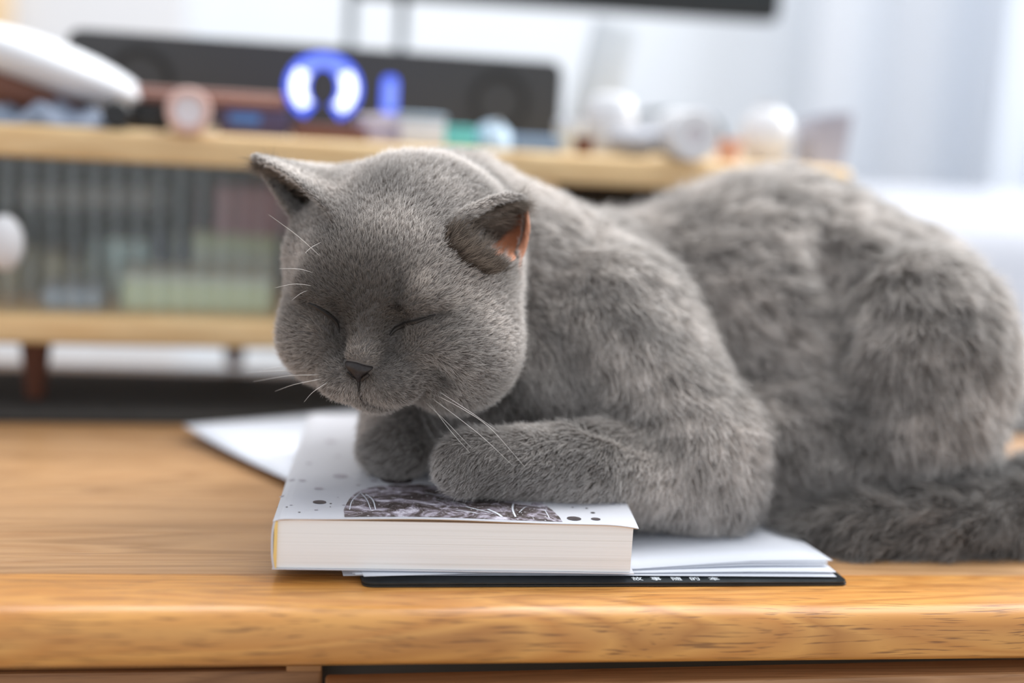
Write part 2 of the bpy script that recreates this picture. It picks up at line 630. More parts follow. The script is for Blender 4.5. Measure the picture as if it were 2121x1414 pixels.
# things kept behind the fluted glass
def inside(name, px0, px1, py0, dy, dp, m, label, cat, bev=0.002, rest=None, group=None, lidm=None):
    x0, _, _ = s_at(px0, py0, dy)
    x1, zt, k = s_at(px1, py0, dy)
    zt = s_at((px0 + px1) / 2, py0, dy)[1]
    zb = (B_TOP if rest is None else rest)
    zt = max(zt, zb + 0.006)
    wp = s_world((x0 + x1) / 2, dy + dp / 2, zb)
    if lidm:
        e = empty(name, tuple(wp), S_ROT)
        h = zt - zb
        build('body', box((0, 0, h * 0.38), (x1 - x0, dp, h * 0.76), bev), m, e, smooth=False)
        build('lid', box((0, 0, h * 0.88), ((x1 - x0) * 1.02, dp * 1.02, h * 0.24), bev), lidm, e, smooth=False)
        o = e
    else:
        o = build(name, box((0, 0, (zt - zb) / 2), (x1 - x0, dp, zt - zb), bev), m, loc=tuple(wp), rot=(0, 0, S_ROT), smooth=False)
    tag(o, label, cat, group)
    return zt


M_sage = mat('sage_plastic', srgb(228, 240, 212), 0.5)
M_pale_sage = mat('pale_sage', srgb(222, 230, 224), 0.5)
M_olive = mat('olive_card', srgb(176, 166, 136), 0.6)
M_slate = mat('slate_blue', srgb(170, 182, 202), 0.5)
M_mauve = mat('mauve_card', srgb(190, 150, 166), 0.6)
M_ice = mat('ice_blue', srgb(210, 238, 246), 0.4)
M_navy = mat('navy_card', srgb(66, 72, 92), 0.6)
z1 = inside('storage_box', 248, 560, 573, 0.035, 0.07, M_sage, 'long sage green box inside the shelf behind fluted glass', 'box', lidm=M_pale_sage)
inside('card_box', 205, 305, 497, 0.11, 0.03, M_ice, 'small ice blue carton at the back of the shelf behind fluted glass', 'box')
inside('card_box', 310, 395, 485, 0.11, 0.03, M_navy, 'dark navy carton behind the sage box in the shelf', 'box')
z2 = inside('storage_box', 392, 575, 488, 0.112, 0.05, M_pale_sage, 'tall pale grey green box behind the sage box in the shelf', 'box', lidm=M_sage)
inside('card_box', 445, 600, 388, 0.114, 0.045, M_mauve, 'mauve carton on top of the tall grey green box', 'box', rest=z2)
inside('card_box', 85, 208, 600, 0.03, 0.05, M_slate, 'low slate blue box at the left inside the shelf', 'box')
for i, (a, b, t) in enumerate(((-20, 42, 530), (46, 84, 512), (88, 130, 528), (134, 196, 540))):
    inside('notebook', a, b, t, 0.085, 0.06, M_olive if i % 2 == 0 else mat('kraft_card', srgb(132, 126, 104), 0.7),
           ('olive notebook standing in the shelf behind the white knob', 'kraft notebook standing beside the white knob, slimmest of the row',
            'olive notebook standing behind the slate blue box, left of two', 'kraft notebook standing between the slate box and the ice blue carton')[i],
           'notebook', group='notebooks standing in the shelf')
# white cups on a ledge, added to stand for a row of reflections
for i, px in enumerate((30, 76, 124, 170, 216, 262, 306)):
    x, z, k = s_at(px, 428, 0.10)
    o = build('glint_cup', lathe([(0, 0), (0.0058, 0), (0.0064, 0.014), (0.0052, 0.0145), (0.0046, 0.011), (0, 0.011)], 16), M_white, loc=tuple(s_world(x, 0.165, z - 0.006)), rot=(0, 0, S_ROT))
    tag(o, 'white cup added for a reflection spot inside the shelf, %s from the white knob' % ('nearest', 'second', 'third', 'fourth', 'fifth', 'sixth', 'seventh')[i], 'cup', 'row of white cups added for reflection spots')
xa, za, _ = s_at(10, 440, 0.10)
xb = s_at(330, 440, 0.10)[0]
build('ledge', box(((xa + xb) / 2, 0.165, s_at(170, 428, 0.10)[1] - 0.0085), (xb - xa + 0.03, 0.026, 0.004), 0.0005), M_back, shelf, smooth=False)


# ------------------------------------------------------------------ things on top of the shelf
def top(px, dy):
    """world point on the shelf top under pixel column px at depth dy, and metres per pixel"""
    lo = s_at(px, 250, dy)
    return s_world(lo[0], dy, T_TOP), lo[2]


def hgt(px, py, dy):
    return s_at(px, py, dy)[1] - T_TOP


def put(name, bm, m, px, dy, label, cat, lift=0.0, rz=0.0, rot=None):
    wp, k = top(px, dy)
    o = build(name, bm, m, loc=(wp[0], wp[1], wp[2] + lift), rot=rot or (0, 0, S_ROT + rz))
    return tag(o, label, cat)


def root(name, px, dy, label, cat, rz=0.0, lift=0.0):
    wp, k = top(px, dy)
    e = empty(name, (wp[0], wp[1], wp[2] + lift), S_ROT + rz)
    return tag(e, label, cat)


K = 0.84 / F_PX      # metres per pixel on the shelf front
# white case, tilted on a brown base
e = root('headphone_case', 95, 0.045, 'white rounded case tilted over a brown base at the left end of the shelf', 'case')
ry = Matrix.Rotation(radians(17), 3, 'Y')
build('shell', ellipsoid((0.0, 0.0, 0.0335), (0.060, 0.036, 0.0150), ry), M_white, e)
build('base', ellipsoid((-0.008, 0.004, 0.0165), (0.036, 0.028, 0.0160), ry), M_brown, e)
# crumpled blue-grey cloth
v, f = [], []
n = 26
for j in range(n + 1):
    for i in range(n + 1):
        a, b = i / n - 0.5, j / n - 0.5
        ed = max(0.0, 1 - (2 * abs(a)) ** 4) * max(0.0, 1 - (2 * abs(b)) ** 4)
        zz = 0.0005 + ed * (0.007 + 0.006 * sin(9 * a + 3 * b) * cos(8 * b - 2 * a) + 0.004 * sin(21 * a - 4 * b + 1))
        v.append((a * 0.085, b * 0.035, max(0.0004, zz)))
for j in range(n):
    for i in range(n):
        q = j * (n + 1) + i
        f.append((q, q + 1, q + n + 2, q + n + 1))
wp, k = top(100, 0.022)
o = link('cleaning_cloth', from_py('cleaning_cloth', v, f), M_bluegrey, loc=tuple(wp), rot=(0, 0, S_ROT))
so = o.modifiers.new('thick', 'SOLIDIFY')
so.thickness = 0.0008
tag(o, 'crumpled blue grey cloth in front of the white case', 'cloth')
# small round black cap and black box
r = 0.0082
put('lens_cap', lathe([(0, -0.006), (r * .8, -0.006), (r, -0.004), (r, 0.006), (0, 0.006)], 30, 'Y'), M_black, 243, 0.008,
    'round black cap standing on edge beside the black box', 'cap', lift=r)
bh = hgt(310, 214, 0.04)
e = root('black_box', 308, 0.045, 'small black box under the reddish case', 'box')
build('body', box((0, 0, bh * 0.4), (0.023, 0.03, bh * 0.8), 0.001), M_black, e)
build('lid', box((0, 0, bh * 0.9), (0.0236, 0.0306, bh * 0.2), 0.0006), M_black, e)
e = root('purple_box', 525, 0.045, 'dark purple box with a small blue window beside the ring lamp', 'box')
bh2 = bh
build('body', box((0, 0, bh2 / 2), (0.041, 0.03, bh2), 0.0012), M_purple, e)
build('window', box((-0.006, -0.0152, bh2 * 0.62), (0.018, 0.0012, bh2 * 0.36), 0.0004), mat('blue_film', srgb(70, 120, 190), 0.3), e)
# long reddish case bridging the two boxes
wp, k = top(425, 0.045)
e = empty('pencil_case', (wp[0], wp[1], wp[2] + bh + 0.0002), S_ROT)
tag(e, 'long reddish brown pencil case lying across the black and purple boxes', 'case')
build('body', box((0, 0, 0.0048), (0.092, 0.026, 0.0096), 0.003, 3), M_copper, e)
build('zip', box((0, -0.0132, 0.0055), (0.08, 0.0008, 0.0012), 0), M_pink, e)
# pink tape roll lying with its end to the viewer
r = 47 * 0.80 / F_PX
e = root('tape_roll', 390, -0.001, 'pink roll with a pale disc, its round end facing out at the shelf edge', 'roll', lift=r)
build('rim', lathe([(r * .62, -0.008), (r * .94, -0.008), (r, -0.006), (r, 0.024), (r * .62, 0.024), (r * .62, -0.008)], 40, 'Y'), M_pink, e)
build('core', lathe([(0, -0.006), (r * .62, -0.0066), (r * .62, 0.02), (0, 0.02)], 40, 'Y'), M_pale_pink, e)
# horseshoe lamp
LDY = 0.040
wp, k = top(668, LDY)
e = empty('ring_lamp', tuple(wp), S_ROT)
tag(e, 'glowing blue horseshoe lamp on a brown base in front of the speaker', 'lamp')
zb = 0.0085
build('base', box((0.004, 0, zb / 2), (150 * k, 0.03, zb), 0.002), M_brown, e)
zc_ = hgt(668, 181, LDY)


def horseshoe(ro_x, ro_z, ri_x, ri_z, a0, a1, y0, y1, n=48, zshift=0.0):
    bm = bmesh.new()
    ring = []
    for i in range(n + 1):
        a = radians(a0 + (a1 - a0) * i / n)
        c, s = cos(a), sin(a)
        ring.append([bm.verts.new((ro_x * c, y0, zc_ + ro_z * s)), bm.verts.new((ro_x * c, y1, zc_ + ro_z * s)),
                     bm.verts.new((ri_x * c, y1, zc_ + zshift + ri_z * s)), bm.verts.new((ri_x * c, y0, zc_ + zshift + ri_z * s))])
    for a, b in zip(ring, ring[1:]):
        for q in range(4):
            bm.faces.new((a[q], a[(q + 1) % 4], b[(q + 1) % 4], b[q]))
    bm.faces.new(ring[0])
    bm.faces.new(ring[-1][::-1])
    return bm


build('blue_frame', horseshoe(78 * k, 71 * k, 31 * k, 40 * k, -62, 242, 0.0, 0.006), M_led_blue, e)
build('top_strip', horseshoe(67 * k, 60 * k, 39 * k, 45 * k, 38, 142, -0.0012, -0.0002, 24), M_led_lav, e)
build('light_strip', horseshoe(67 * k, 60 * k, 38 * k, 43 * k, -52, 36, -0.0016, -0.0002, 24), M_led_white, e)
build('light_strip', horseshoe(67 * k, 60 * k, 38 * k, 43 * k, 144, 228, -0.0016, -0.0002, 24), M_led_white, e)
# lit acrylic bar standing on a lavender box
bh = hgt(790, 240, 0.05)
e = root('gift_box', 785, 0.055, 'pale lavender box under the blue light bar', 'box')
build('body', box((0, 0, bh * .38), (88 * K, 0.03, bh * .76), 0.001), M_lav, e)
build('lid', box((0, 0, bh * .88), (91 * K, 0.0306, bh * .24), 0.001), M_pale_pink, e)
wp, k = top(805, 0.055)
e = empty('light_bar', (wp[0], wp[1], wp[2] + bh), S_ROT)
tag(e, 'small upright blue glowing bar right of the horseshoe lamp', 'lamp')
build('foot', box((0, 0, 0.001), (56 * K, 0.014, 0.002), 0.0005), M_lav, e)
build('bar', prism(round_rect(-16 * K, 0.002, 16 * K, 0.0245, 0.004), -0.003, 0.003, axis='Y'), M_led_blue, e)
build('glow_panel', prism(round_rect(-11 * K, 0.004, 11 * K, 0.0215, 0.003), -0.0042, -0.003, axis='Y'), M_led_lav, e)
# white translucent box
h = hgt(872, 236, 0.03)
e = root('white_box', 872, 0.033, 'white plastic box between the light bar and the teal box', 'box')
build('body', box((0, 0, h * .42), (90 * K, 0.03, h * .84), 0.002), M_white, e)
build('lid', box((0, 0, h * .92), (94 * K, 0.031, h * .16), 0.001), M_paleblue, e)
h = hgt(945, 262, 0.03)
e = root('teal_box', 945, 0.032, 'small teal box right of the white box', 'box')
build('body', box((0, 0, h * .42), (72 * K, 0.026, h * .84), 0.0012), M_teal, e)
build('lid', box((0, 0, h * .92), (75 * K, 0.0268, h * .16), 0.0008), M_teal, e)
h = hgt(1025, 250, 0.03)
e = root('computer_mouse', 1022, 0.036, 'pale blue domed mouse beside the teal box', 'mouse')
bm = ellipsoid((0, 0, 0), (46 * K, 0.024, h), seg=28)
bmesh.ops.bisect_plane(bm, geom=bm.verts[:] + bm.edges[:] + bm.faces[:], plane_co=(0, 0, 0), plane_no=(0, 0, 1), clear_inner=True)
build('shell', bm, M_paleblue, e)
build('wheel', lathe([(0, -0.0015), (0.003, -0.0015), (0.003, 0.0015), (0, 0.0015)], 16, 'X', off=(0, -0.012, h * .86)), M_steel, e)
h = hgt(1105, 282, 0.03)
put('pen_tray', box((0, 0, h / 2), (105 * K, 0.035, h), 0.0018), M_tray, 1105, 0.034, 'low blue grey tray at the right end of the speaker', 'tray')
# speaker bar
BDY = 0.118
x0 = s_at(138, 60, BDY)[0]
x1 = s_at(1166, 150, BDY)[0]
ht = hgt(650, 93, BDY)
wp = s_world((x0 + x1) / 2, BDY, T_TOP)
e = empty('speaker_bar', tuple(wp), S_ROT)
tag(e, 'long charcoal speaker bar with two round drivers behind the small things', 'speaker')
L = x1 - x0
bm = prism(round_rect(-L / 2, 0.002, L / 2, ht, 0.009), 0.0, 0.05, axis='Y')
build('body', bm, M_soundbar, e)
for px in (292, 1035):
    xx, zz, kk = s_at(px, 135 if px < 500 else 195, BDY)
    lx = xx - (x0 + x1) / 2
    build('driver', lathe([(0, 0.001), (0.010, 0.0012), (0.0185, -0.0010), (0.0198, -0.0012), (0.0198, 0.003), (0, 0.003)], 40, 'Y', off=(lx, 0, ht * 0.5)), M_driver, e)
for s in (-1, 1):
    build('foot', box((s * L * 0.4, 0.025, 0.001), (0.03, 0.03, 0.002)), M_black, e)
# monitor on a two-post stand
MY = 0.215
mx_, mz_, mk_ = s_at(1170, 19, MY)
mw = s_world(mx_, MY, 0.003)
mon = empty('monitor', (mw[0], mw[1], 0.0), radians(-9))
tag(mon, 'black computer monitor above the shelf, only its lower edge in view', 'monitor')
half = 445 * mk_
zb_ = mz_
build('screen_panel', prism(round_rect(-half, zb_, half, zb_ + 0.24, 0.006), 0.0, 0.012, axis='Y'), M_black, mon)
build('screen', box((0, -0.0006, zb_ + 0.125), (2 * half - 0.012, 0.001, 0.222), 0), mat('screen_glass', (0.012, 0.02, 0.022), 0.15), mon, smooth=False)
for px in (706, 816):
    xx = s_at(px, 60, MY + 0.03)[0] - mx_
    build('post', box((xx * 1.0, 0.04, 0.14), (0.0075, 0.008, 0.28), 0.0015), M_steel, mon)
build('crossbar', box((s_at(761, 0, MY)[0] - mx_, 0.040, zb_ + 0.02), (0.06, 0.010, 0.02), 0.001), M_black, mon)
build('bracket', box((-half * 0.5, 0.028, zb_ + 0.07), (half * 1.2, 0.03, 0.05), 0.003), M_black, mon)
build('foot', box((s_at(761, 0, MY)[0] - mx_, 0.03, 0.0035), (0.16, 0.11, 0.007), 0.002), M_steel, mon)
# leaning pale metal plate (tablet stand)
e = root('tablet_stand', 1215, 0.135, 'pale grey metal tablet stand leaning behind the white jar', 'stand')
rr = Matrix.Rotation(radians(11), 3, 'Y')
build('plate', box((0.012, 0.012, 0.045), (0.032, 0.004, 0.088), 0.0012, rot=rr), M_pale_metal, e)
build('foot', box((0.004, 0.0, 0.0015), (0.05, 0.045, 0.003), 0.001), M_pale_metal, e)
build('strut', box((0.018, 0.024, 0.03), (0.012, 0.003, 0.062), 0.001, rot=Matrix.Rotation(radians(18), 3, 'X')), M_pale_metal, e)
# white jar, cream jar, plush
K2 = 0.90 / F_PX
h = hgt(1262, 192, 0.06)
e = root('white_jar', 1262, 0.07, 'tall white jar with a domed lid in front of the tablet stand', 'jar')
rj = 56 * K2
build('body', lathe([(0, 0), (rj * .85, 0), (rj, 0.003), (rj, h * .68), (rj * .9, h * .72), (0, h * .72)], 36), M_white, e)
build('lid', lathe([(rj * .94, h * .70), (rj * .98, h * .74), (rj * .8, h * .92), (rj * .3, h), (0, h)], 36), M_white, e)
h = hgt(1180, 250, 0.05)
e = root('cream_jar', 1182, 0.055, 'small cream jar left of the tall white jar', 'jar')
rj = 30 * K2
build('body', lathe([(0, 0), (rj, 0), (rj, h * .72), (0, h * .72)], 28), M_cream, e)
build('lid', lathe([(rj * .8, h * .70), (rj * 1.03, h * .72), (rj * 1.03, h), (0, h)], 28), M_white, e)
h = hgt(1325, 262, 0.03)
e = root('plush_toy', 1318, 0.030, 'soft white plush toy lying before the tall white jar', 'toy')
build('body', ellipsoid((0, 0, h * .5), (62 * K, 0.02, h * .5)), M_white_soft, e)
build('head', ellipsoid((38 * K, -0.004, h * .55), (30 * K, 0.014, h * .45)), M_white_soft, e)
for s in (-1, 1):
    build('ear', ellipsoid((38 * K + s * 0.006, -0.002, h * .98), (0.003, 0.003, 0.0055), seg=16), M_white_soft, e)
put('cork', lathe([(0, 0), (0.0052, 0), (0.0062, 0.011), (0, 0.011)], 20), M_brown, 1212, 0.016, 'brown cork standing in front of the cream jar', 'cork')
r = 53 * 0.855 / F_PX
e = root('paper_roll', 1432, 0.002, 'white paper roll, its round end facing out at the shelf edge', 'roll', lift=r)
build('roll', lathe([(r * .36, -0.010), (r * .95, -0.010), (r, -0.0085), (r, 0.03), (r * .36, 0.03), (r * .36, -0.010)], 40, 'Y'), M_white, e)
build('core', lathe([(0, -0.0075), (r * .36, -0.0075), (r * .36, 0.028), (0, 0.028)], 30, 'Y'), M_pale_pink, e)
# dark cable arching behind the roll
pts = []
for px, py in ((1296, 322), (1300, 262), (1330, 236), (1400, 232), (1455, 240), (1490, 262), (1503, 330)):
    x, z, _ = s_at(px, py, 0.075)
    pts.append(s_world(x, 0.075, max(z, T_TOP + 0.0021)))
o = build('cable', tube(spline(pts, 6), 0.0021, 8), mat('grey_rubber', srgb(92, 104, 114), 0.5))
tag(o, 'dark grey cable arching behind the white paper roll', 'cable')
h = hgt(1512, 288, 0.03)
put('clay_pot', lathe([(0, 0), (0.0062, 0), (0.0085, h * .8), (0.0095, h * .8), (0.0095, h), (0.0078, h), (0.0072, h * .7), (0, h * .7)], 26), M_terracotta,
    1514, 0.03, 'small terracotta pot right of the white paper roll', 'pot')
h = hgt(1590, 215, 0.05)
e = root('white_vase', 1590, 0.05, 'round white vase at the right end of the shelf', 'vase')
rv = 58 * K2
build('body', lathe([(0, 0), (rv * .55, 0), (rv * .95, h * .25), (rv, h * .5), (rv * .8, h * .8), (rv * .42, h * .93), (rv * .45, h), (rv * .36, h), (rv * .34, h * .9), (0, h * .85)], 36), M_white, e)
# grey paper bag flaring at the top
h = hgt(1700, 240, 0.05)
b0, t0 = 38 * K2, 50 * K2
bm = bmesh.new()
lo = [bm.verts.new(p) for p in ((-b0, -.012, 0), (b0, -.012, 0), (b0, .012, 0), (-b0, .012, 0))]
hi = [bm.verts.new(p) for p in ((-t0 * .75, -.013, h * .9), (t0, -.012, h * 1.08), (t0, .012, h * 1.08), (-t0 * .75, .013, h * .9))]
bm.faces.new(lo)
for i in range(4):
    bm.faces.new((lo[i], lo[(i + 1) % 4], hi[(i + 1) % 4], hi[i]))
wp, k = top(1704, 0.05)
o = build('paper_bag', bm, M_greybag, loc=tuple(wp), rot=(0, 0, S_ROT), smooth=False)
o.modifiers.new('t', 'SOLIDIFY').thickness = 0.0008
tag(o, 'open grey lilac paper bag at the right end of the shelf', 'bag')
# a wooden picture frame on the wall, only its corner in view
fw = on_depth(8, 44, 2.505)
e = empty('picture_frame', (fw[0] - 0.16, 2.498, fw[2] - 0.03))
tag(e, 'yellow wooden picture frame on the door, its corner at the top left', 'picture frame')
e.location = (fw[0] - 0.16, 2.44, fw[2] - 0.01)
for s in (-1, 1):
    build('frame_side', box((s * 0.16, -0.012, 0.22), (0.036, 0.02, 0.48), 0.002), M_shelf, e, smooth=False)
    build('frame_rail', box((0, -0.012, 0.0 if s < 0 else 0.44), (0.29, 0.019, 0.036), 0.002), M_shelf, e, smooth=False)
build('picture', box((0, -0.006, 0.22), (0.29, 0.006, 0.42)), M_pale_pink, e, smooth=False)

# ------------------------------------------------------------------ papers and folder under the book
fo = empty('folder', (0.144, 0.5285, 0.0), radians(0.6))
tag(fo, 'flat black folder with silver lettering under the papers and the book', 'folder')
build('back_cover', prism(round_rect(-0.100, 0.0, 0.1005, 0.275, 0.004), 0.0002, 0.0009), M_folder, fo, smooth=False)
build('front_cover', prism(round_rect(-0.100, 0.0005, 0.1003, 0.275, 0.004), 0.0011, 0.0017), M_folder, fo, smooth=False)
for ch, px in zip('\u6545\u4e8b\u968f\u7684\u672c', (1320, 1359, 1401, 1439, 1479)):
    tc = bpy.data.curves.new('letter', 'FONT')
    tc.body = ch
    tc.size = 0.0046
    tc.align_x, tc.align_y = 'CENTER', 'CENTER'
    tc.extrude = 0.00004
    tc.materials.append(M_silver)
    q = on_plane(px, 1199.0, 0.0018)
    tmp = bpy.data.objects.new('letter_text', tc)
    COL.objects.link(tmp)
    lme = bpy.data.meshes.new_from_object(tmp.evaluated_get(bpy.context.evaluated_depsgraph_get()))
    bpy.data.objects.remove(tmp)
    lme.name = 'letter'
    lo = bpy.data.objects.new('letter', lme)
    COL.objects.link(lo)
    lo.parent = fo
    lo.location = Matrix.Rotation(-radians(0.6), 3, 'Z') @ Vector((q[0] - 0.144, q[1] - 0.5285, 0.0019))


def sheet(o, d1, l1, d2, l2, zf, n=24):
    v, f = [], []
    for j in range(n + 1):
        for i in range(n + 1):
            a, b = i / n, j / n
            x = o[0] + d1[0] * l1 * a + d2[0] * l2 * b
            y = o[1] + d1[1] * l1 * a + d2[1] * l2 * b
            v.append((x, y, zf(a, b)))
    for j in range(n):
        for i in range(n):
            q = j * (n + 1) + i
            f.append((q, q + 1, q + n + 2, q + n + 1))
    return from_py('paper_sheet', v, f)


def place_sheet(name, me, label):
    o = link(name, me, M_paper)
    m = o.modifiers.new('thick', 'SOLIDIFY')
    m.thickness = 0.00011
    m.offset = 1
    tag(o, label, 'paper', 'loose paper sheets under the book')
    return o


place_sheet('paper_sheet', sheet((-0.0362, 0.7687), (0.482, -0.876), 0.213, (0.842, 0.54), 0.297,
            lambda a, b: 0.0046 + 0.0035 * max(0, 1 - a * 2.4) ** 2 * max(0, 1 - b * 2) ** 2),
            'white sheet sticking out behind the book on the left, its corner lifted')
pr_ = on_plane(1742, 1170, 0.0058)
pk_ = on_plane(1572, 1114, 0.0062)
labs = ['lowest sheet of the white stack beside the book, on the black folder', 'white sheet showing its left corner under the book front',
        'white sheet in the stack, its front edge in shadow beside the book', 'white sheet set back a little in the stack beside the book',
        'white sheet whose front edge droops over the folder beside the book', 'slightly turned white sheet near the top of the stack',
        'top sheet of the stack beside the book, under the cat elbow', 'white sheet whose tip reaches farthest right over the folder']
for i in range(8):
    an = radians((0.4, 2.2, -0.8, 1.4, 0.2, 2.6, 3.6, 5.0)[i])
    w_, d_ = 0.2, 0.26
    zb = 0.0019 + 0.00030 * i
    ox = 0.0385 + (0.0, -0.0015, 0.002, 0.001, 0.003, 0.002, 0.003, 0.006)[i]
    oy = 0.5362 + (0.0, -0.001, 0.0005, 0.0015, 0.0, 0.001, 0.002, 0.002)[i]
    if i >= 5:
        oy -= 0.006 * (i - 4) * 0.5
    lift = (0, 0, 0.0, 0.0003, 0.0006, 0.0014, 0.0019, 0.0021)[i]
    place_sheet('paper_sheet', sheet((ox, oy), (cos(an), sin(an)), w_, (-sin(an) - 0.0, cos(an)), d_,
                (lambda zb, lift: lambda a, b: zb + lift * min(1, max(0, (a - 0.55) / 0.25)) * max(0, 1 - 1.6 * b) * (1.0 - 0.35 * max(0, (a - 0.85) / 0.15)))(zb, lift), 16), labs[i])

# ------------------------------------------------------------------ the book
B_FL, B_FR, B_BL = np.array([0.0086, 0.5348]), np.array([0.1525, 0.5298]), np.array([0.0284, 0.7290])
BZ0, BZ1 = 0.0047, 0.0252
book = empty('book', (B_FL[0], B_FL[1], BZ0))
tag(book, 'thick white paperback with dark printed dots and picture, under the paws of the cat', 'book')


def buv(u, v):
    p = B_FL + u * (B_FR - B_FL) + v * (B_BL - B_FL)
    return p[0] - B_FL[0], p[1] - B_FL[1]


def uv_of(p):
    M_ = np.array([B_FR - B_FL, B_BL - B_FL]).T
    return np.linalg.solve(M_, np.array(p[:2]) - B_FL)


def cover_z(u, v):
    b = 0.0011 * math.exp(-((u - 0.42) / 0.24) ** 2) * math.exp(-max(0, v) / 0.12)
    c = -0.0012 * max(0.0, (u - 0.90) / 0.10) ** 2 * math.exp(-max(0, v) / 0.1)
    s = -0.0014 * max(0.0, (0.035 - u) / 0.035) ** 2
    return BZ1 - BZ0 + b + c + s


def slab(u0, u1, v0, v1, zlo, zhi, nu, nv, name, m):
    bm = bmesh.new()
    lo, hi = {}, {}
    for j in range(nv + 1):
        for i in range(nu + 1):
            u, v = u0 + (u1 - u0) * i / nu, v0 + (v1 - v0) * j / nv
            x, y = buv(u, v)
            lo[i, j] = bm.verts.new((x, y, zlo(u, v)))
            hi[i, j] = bm.verts.new((x, y, zhi(u, v)))
    for j in range(nv):
        for i in range(nu):
            bm.faces.new((hi[i, j], hi[i + 1, j], hi[i + 1, j + 1], hi[i, j + 1]))
            bm.faces.new((lo[i, j], lo[i, j + 1], lo[i + 1, j + 1], lo[i + 1, j]))
    for i in range(nu):
        bm.faces.new((lo[i, 0], lo[i + 1, 0], hi[i + 1, 0], hi[i, 0]))
        bm.faces.new((lo[i, nv], hi[i, nv], hi[i + 1, nv], lo[i + 1, nv]))
    for j in range(nv):
        bm.faces.new((lo[0, j], hi[0, j], hi[0, j + 1], lo[0, j + 1]))
        bm.faces.new((lo[nu, j], lo[nu, j + 1], hi[nu, j + 1], hi[nu, j]))
    return build(name, bm, m, book, smooth=False)


M_pages = mat('page_edges', (0.80, 0.78, 0.74), 0.75)
tcn = nd(M_pages, 'ShaderNodeTexCoord')
mpn = nd(M_pages, 'ShaderNodeMapping')
mpn.inputs['Scale'].default_value = (5, 5, 2600)
nn = nd(M_pages, 'ShaderNodeTexNoise', Scale=1.0, Detail=2.0)
lk(M_pages, tcn.outputs['Object'], mpn.inputs['Vector'])
lk(M_pages, mpn.outputs['Vector'], nn.inputs['Vector'])
rr_ = ramp(M_pages, nn.outputs['Fac'], [(0.30, (0.78, 0.76, 0.72)), (0.42, (0.88, 0.865, 0.84)), (0.6, (0.91, 0.90, 0.88))])
lk(M_pages, rr_.outputs['Color'], M_pages.node_tree.nodes['Principled BSDF'].inputs['Base Color'])
bpn = nd(M_pages, 'ShaderNodeBump', Strength=0.25, Distance=0.0003)
lk(M_pages, nn.outputs['Fac'], bpn.inputs['Height'])
lk(M_pages, bpn.outputs['Normal'], M_pages.node_tree.nodes['Principled BSDF'].inputs['Normal'])
M_cover = mottled('book_cover', (0.60, 0.61, 0.66), (0.63, 0.64, 0.69), 8, 0.38)
M_glue = mat('yellow_glue', srgb(240, 206, 128), 0.5)
M_board = mat('cover_edge', srgb(214, 170, 110), 0.7)
slab(0.016, 0.990, 0.006, 0.985, lambda u, v: 0.0006, lambda u, v: BZ1 - BZ0 - 0.0007 + min(0.0, cover_z(u, v) - (BZ1 - BZ0)), 20, 8, 'page_block', M_pages)
slab(0.004, 1.004, 0.0, 0.99, lambda u, v: cover_z(u, v) - 0.00030, cover_z, 60, 40, 'front_cover', M_cover)
slab(0.004, 1.000, 0.001, 0.99, lambda u, v: cover_z(u, v) - 0.00052, lambda u, v: cover_z(u, v) - 0.00032, 60, 10, 'cover_lining', M_board)
slab(0.006, 1.0, 0.0, 0.99, lambda u, v: 0.0002, lambda u, v: 0.0005, 4, 4, 'back_cover', M_cover)
slab(0.008, 0.0165, 0.0015, 0.985, lambda u, v: 0.0005, lambda u, v: BZ1 - BZ0 - 0.0012, 2, 4, 'glue_strip', M_glue)
bm = bmesh.new()
prof = []
for k in range(13):
    t = k / 12
    prof.append((0.0060 - 0.006 * (1 - abs(2 * t - 1) ** 3) - 0.003 * t * 0 + 0.009 * (1 - t) * 0.35, 0.0004 + t * (BZ1 - BZ0 - 0.0016)))
prof = [(u - 0.0005, z) for u, z in prof]
ra, rb = [], []
for u, z in prof + [(u + 0.0055, z) for u, z in reversed(prof)]:
    x, y = buv(u, 0.001)
    ra.append(bm.verts.new((x, y, z)))
    x, y = buv(u, 0.99)
    rb.append(bm.verts.new((x, y, z)))
n = len(ra)
bm.faces.new(ra)
bm.faces.new(rb[::-1])
for i in range(n):
    bm.faces.new((ra[i], ra[(i + 1) % n], rb[(i + 1) % n], rb[i]))
build('spine', bm, M_cover, book)

# print on the cover: dots and the dark picture at the front edge
M_ink = mottled('print_ink', srgb(66, 60, 62), srgb(84, 76, 78), 300, 0.4)
M_ink_pale = mat('print_ink_pale', srgb(176, 172, 182), 0.4)
M_pic = mat('print_picture', srgb(70, 62, 64), 0.4)
tcn = nd(M_pic, 'ShaderNodeTexCoord')
n1 = nd(M_pic, 'ShaderNodeTexNoise', Scale=95.0, Detail=7.0, Roughness=0.62, Distortion=1.6)
n2 = nd(M_pic, 'ShaderNodeTexNoise', Scale=900.0, Detail=2.0)
lk(M_pic, tcn.outputs['Object'], n1.inputs['Vector'])
lk(M_pic, tcn.outputs['Object'], n2.inputs['Vector'])
c1 = ramp(M_pic, n1.outputs['Fac'], [(0.34, srgb(62, 54, 52)), (0.47, srgb(98, 88, 88)), (0.56, srgb(158, 150, 162)), (0.68, srgb(226, 222, 234))])
c2 = ramp(M_pic, n2.outputs['Fac'], [(0.66, (0, 0, 0)), (0.70, (1, 1, 1))])
mxp = nd(M_pic, 'ShaderNodeMix', data_type='RGBA')
lk(M_pic, c2.outputs['Color'], mxp.inputs['Factor'])
lk(M_pic, c1.outputs['Color'], mxp.inputs[6])
mxp.inputs[7].default_value = (0.75, 0.74, 0.78, 1)
lk(M_pic, mxp.outputs[2], M_pic.node_tree.nodes['Principled BSDF'].inputs['Base Color'])


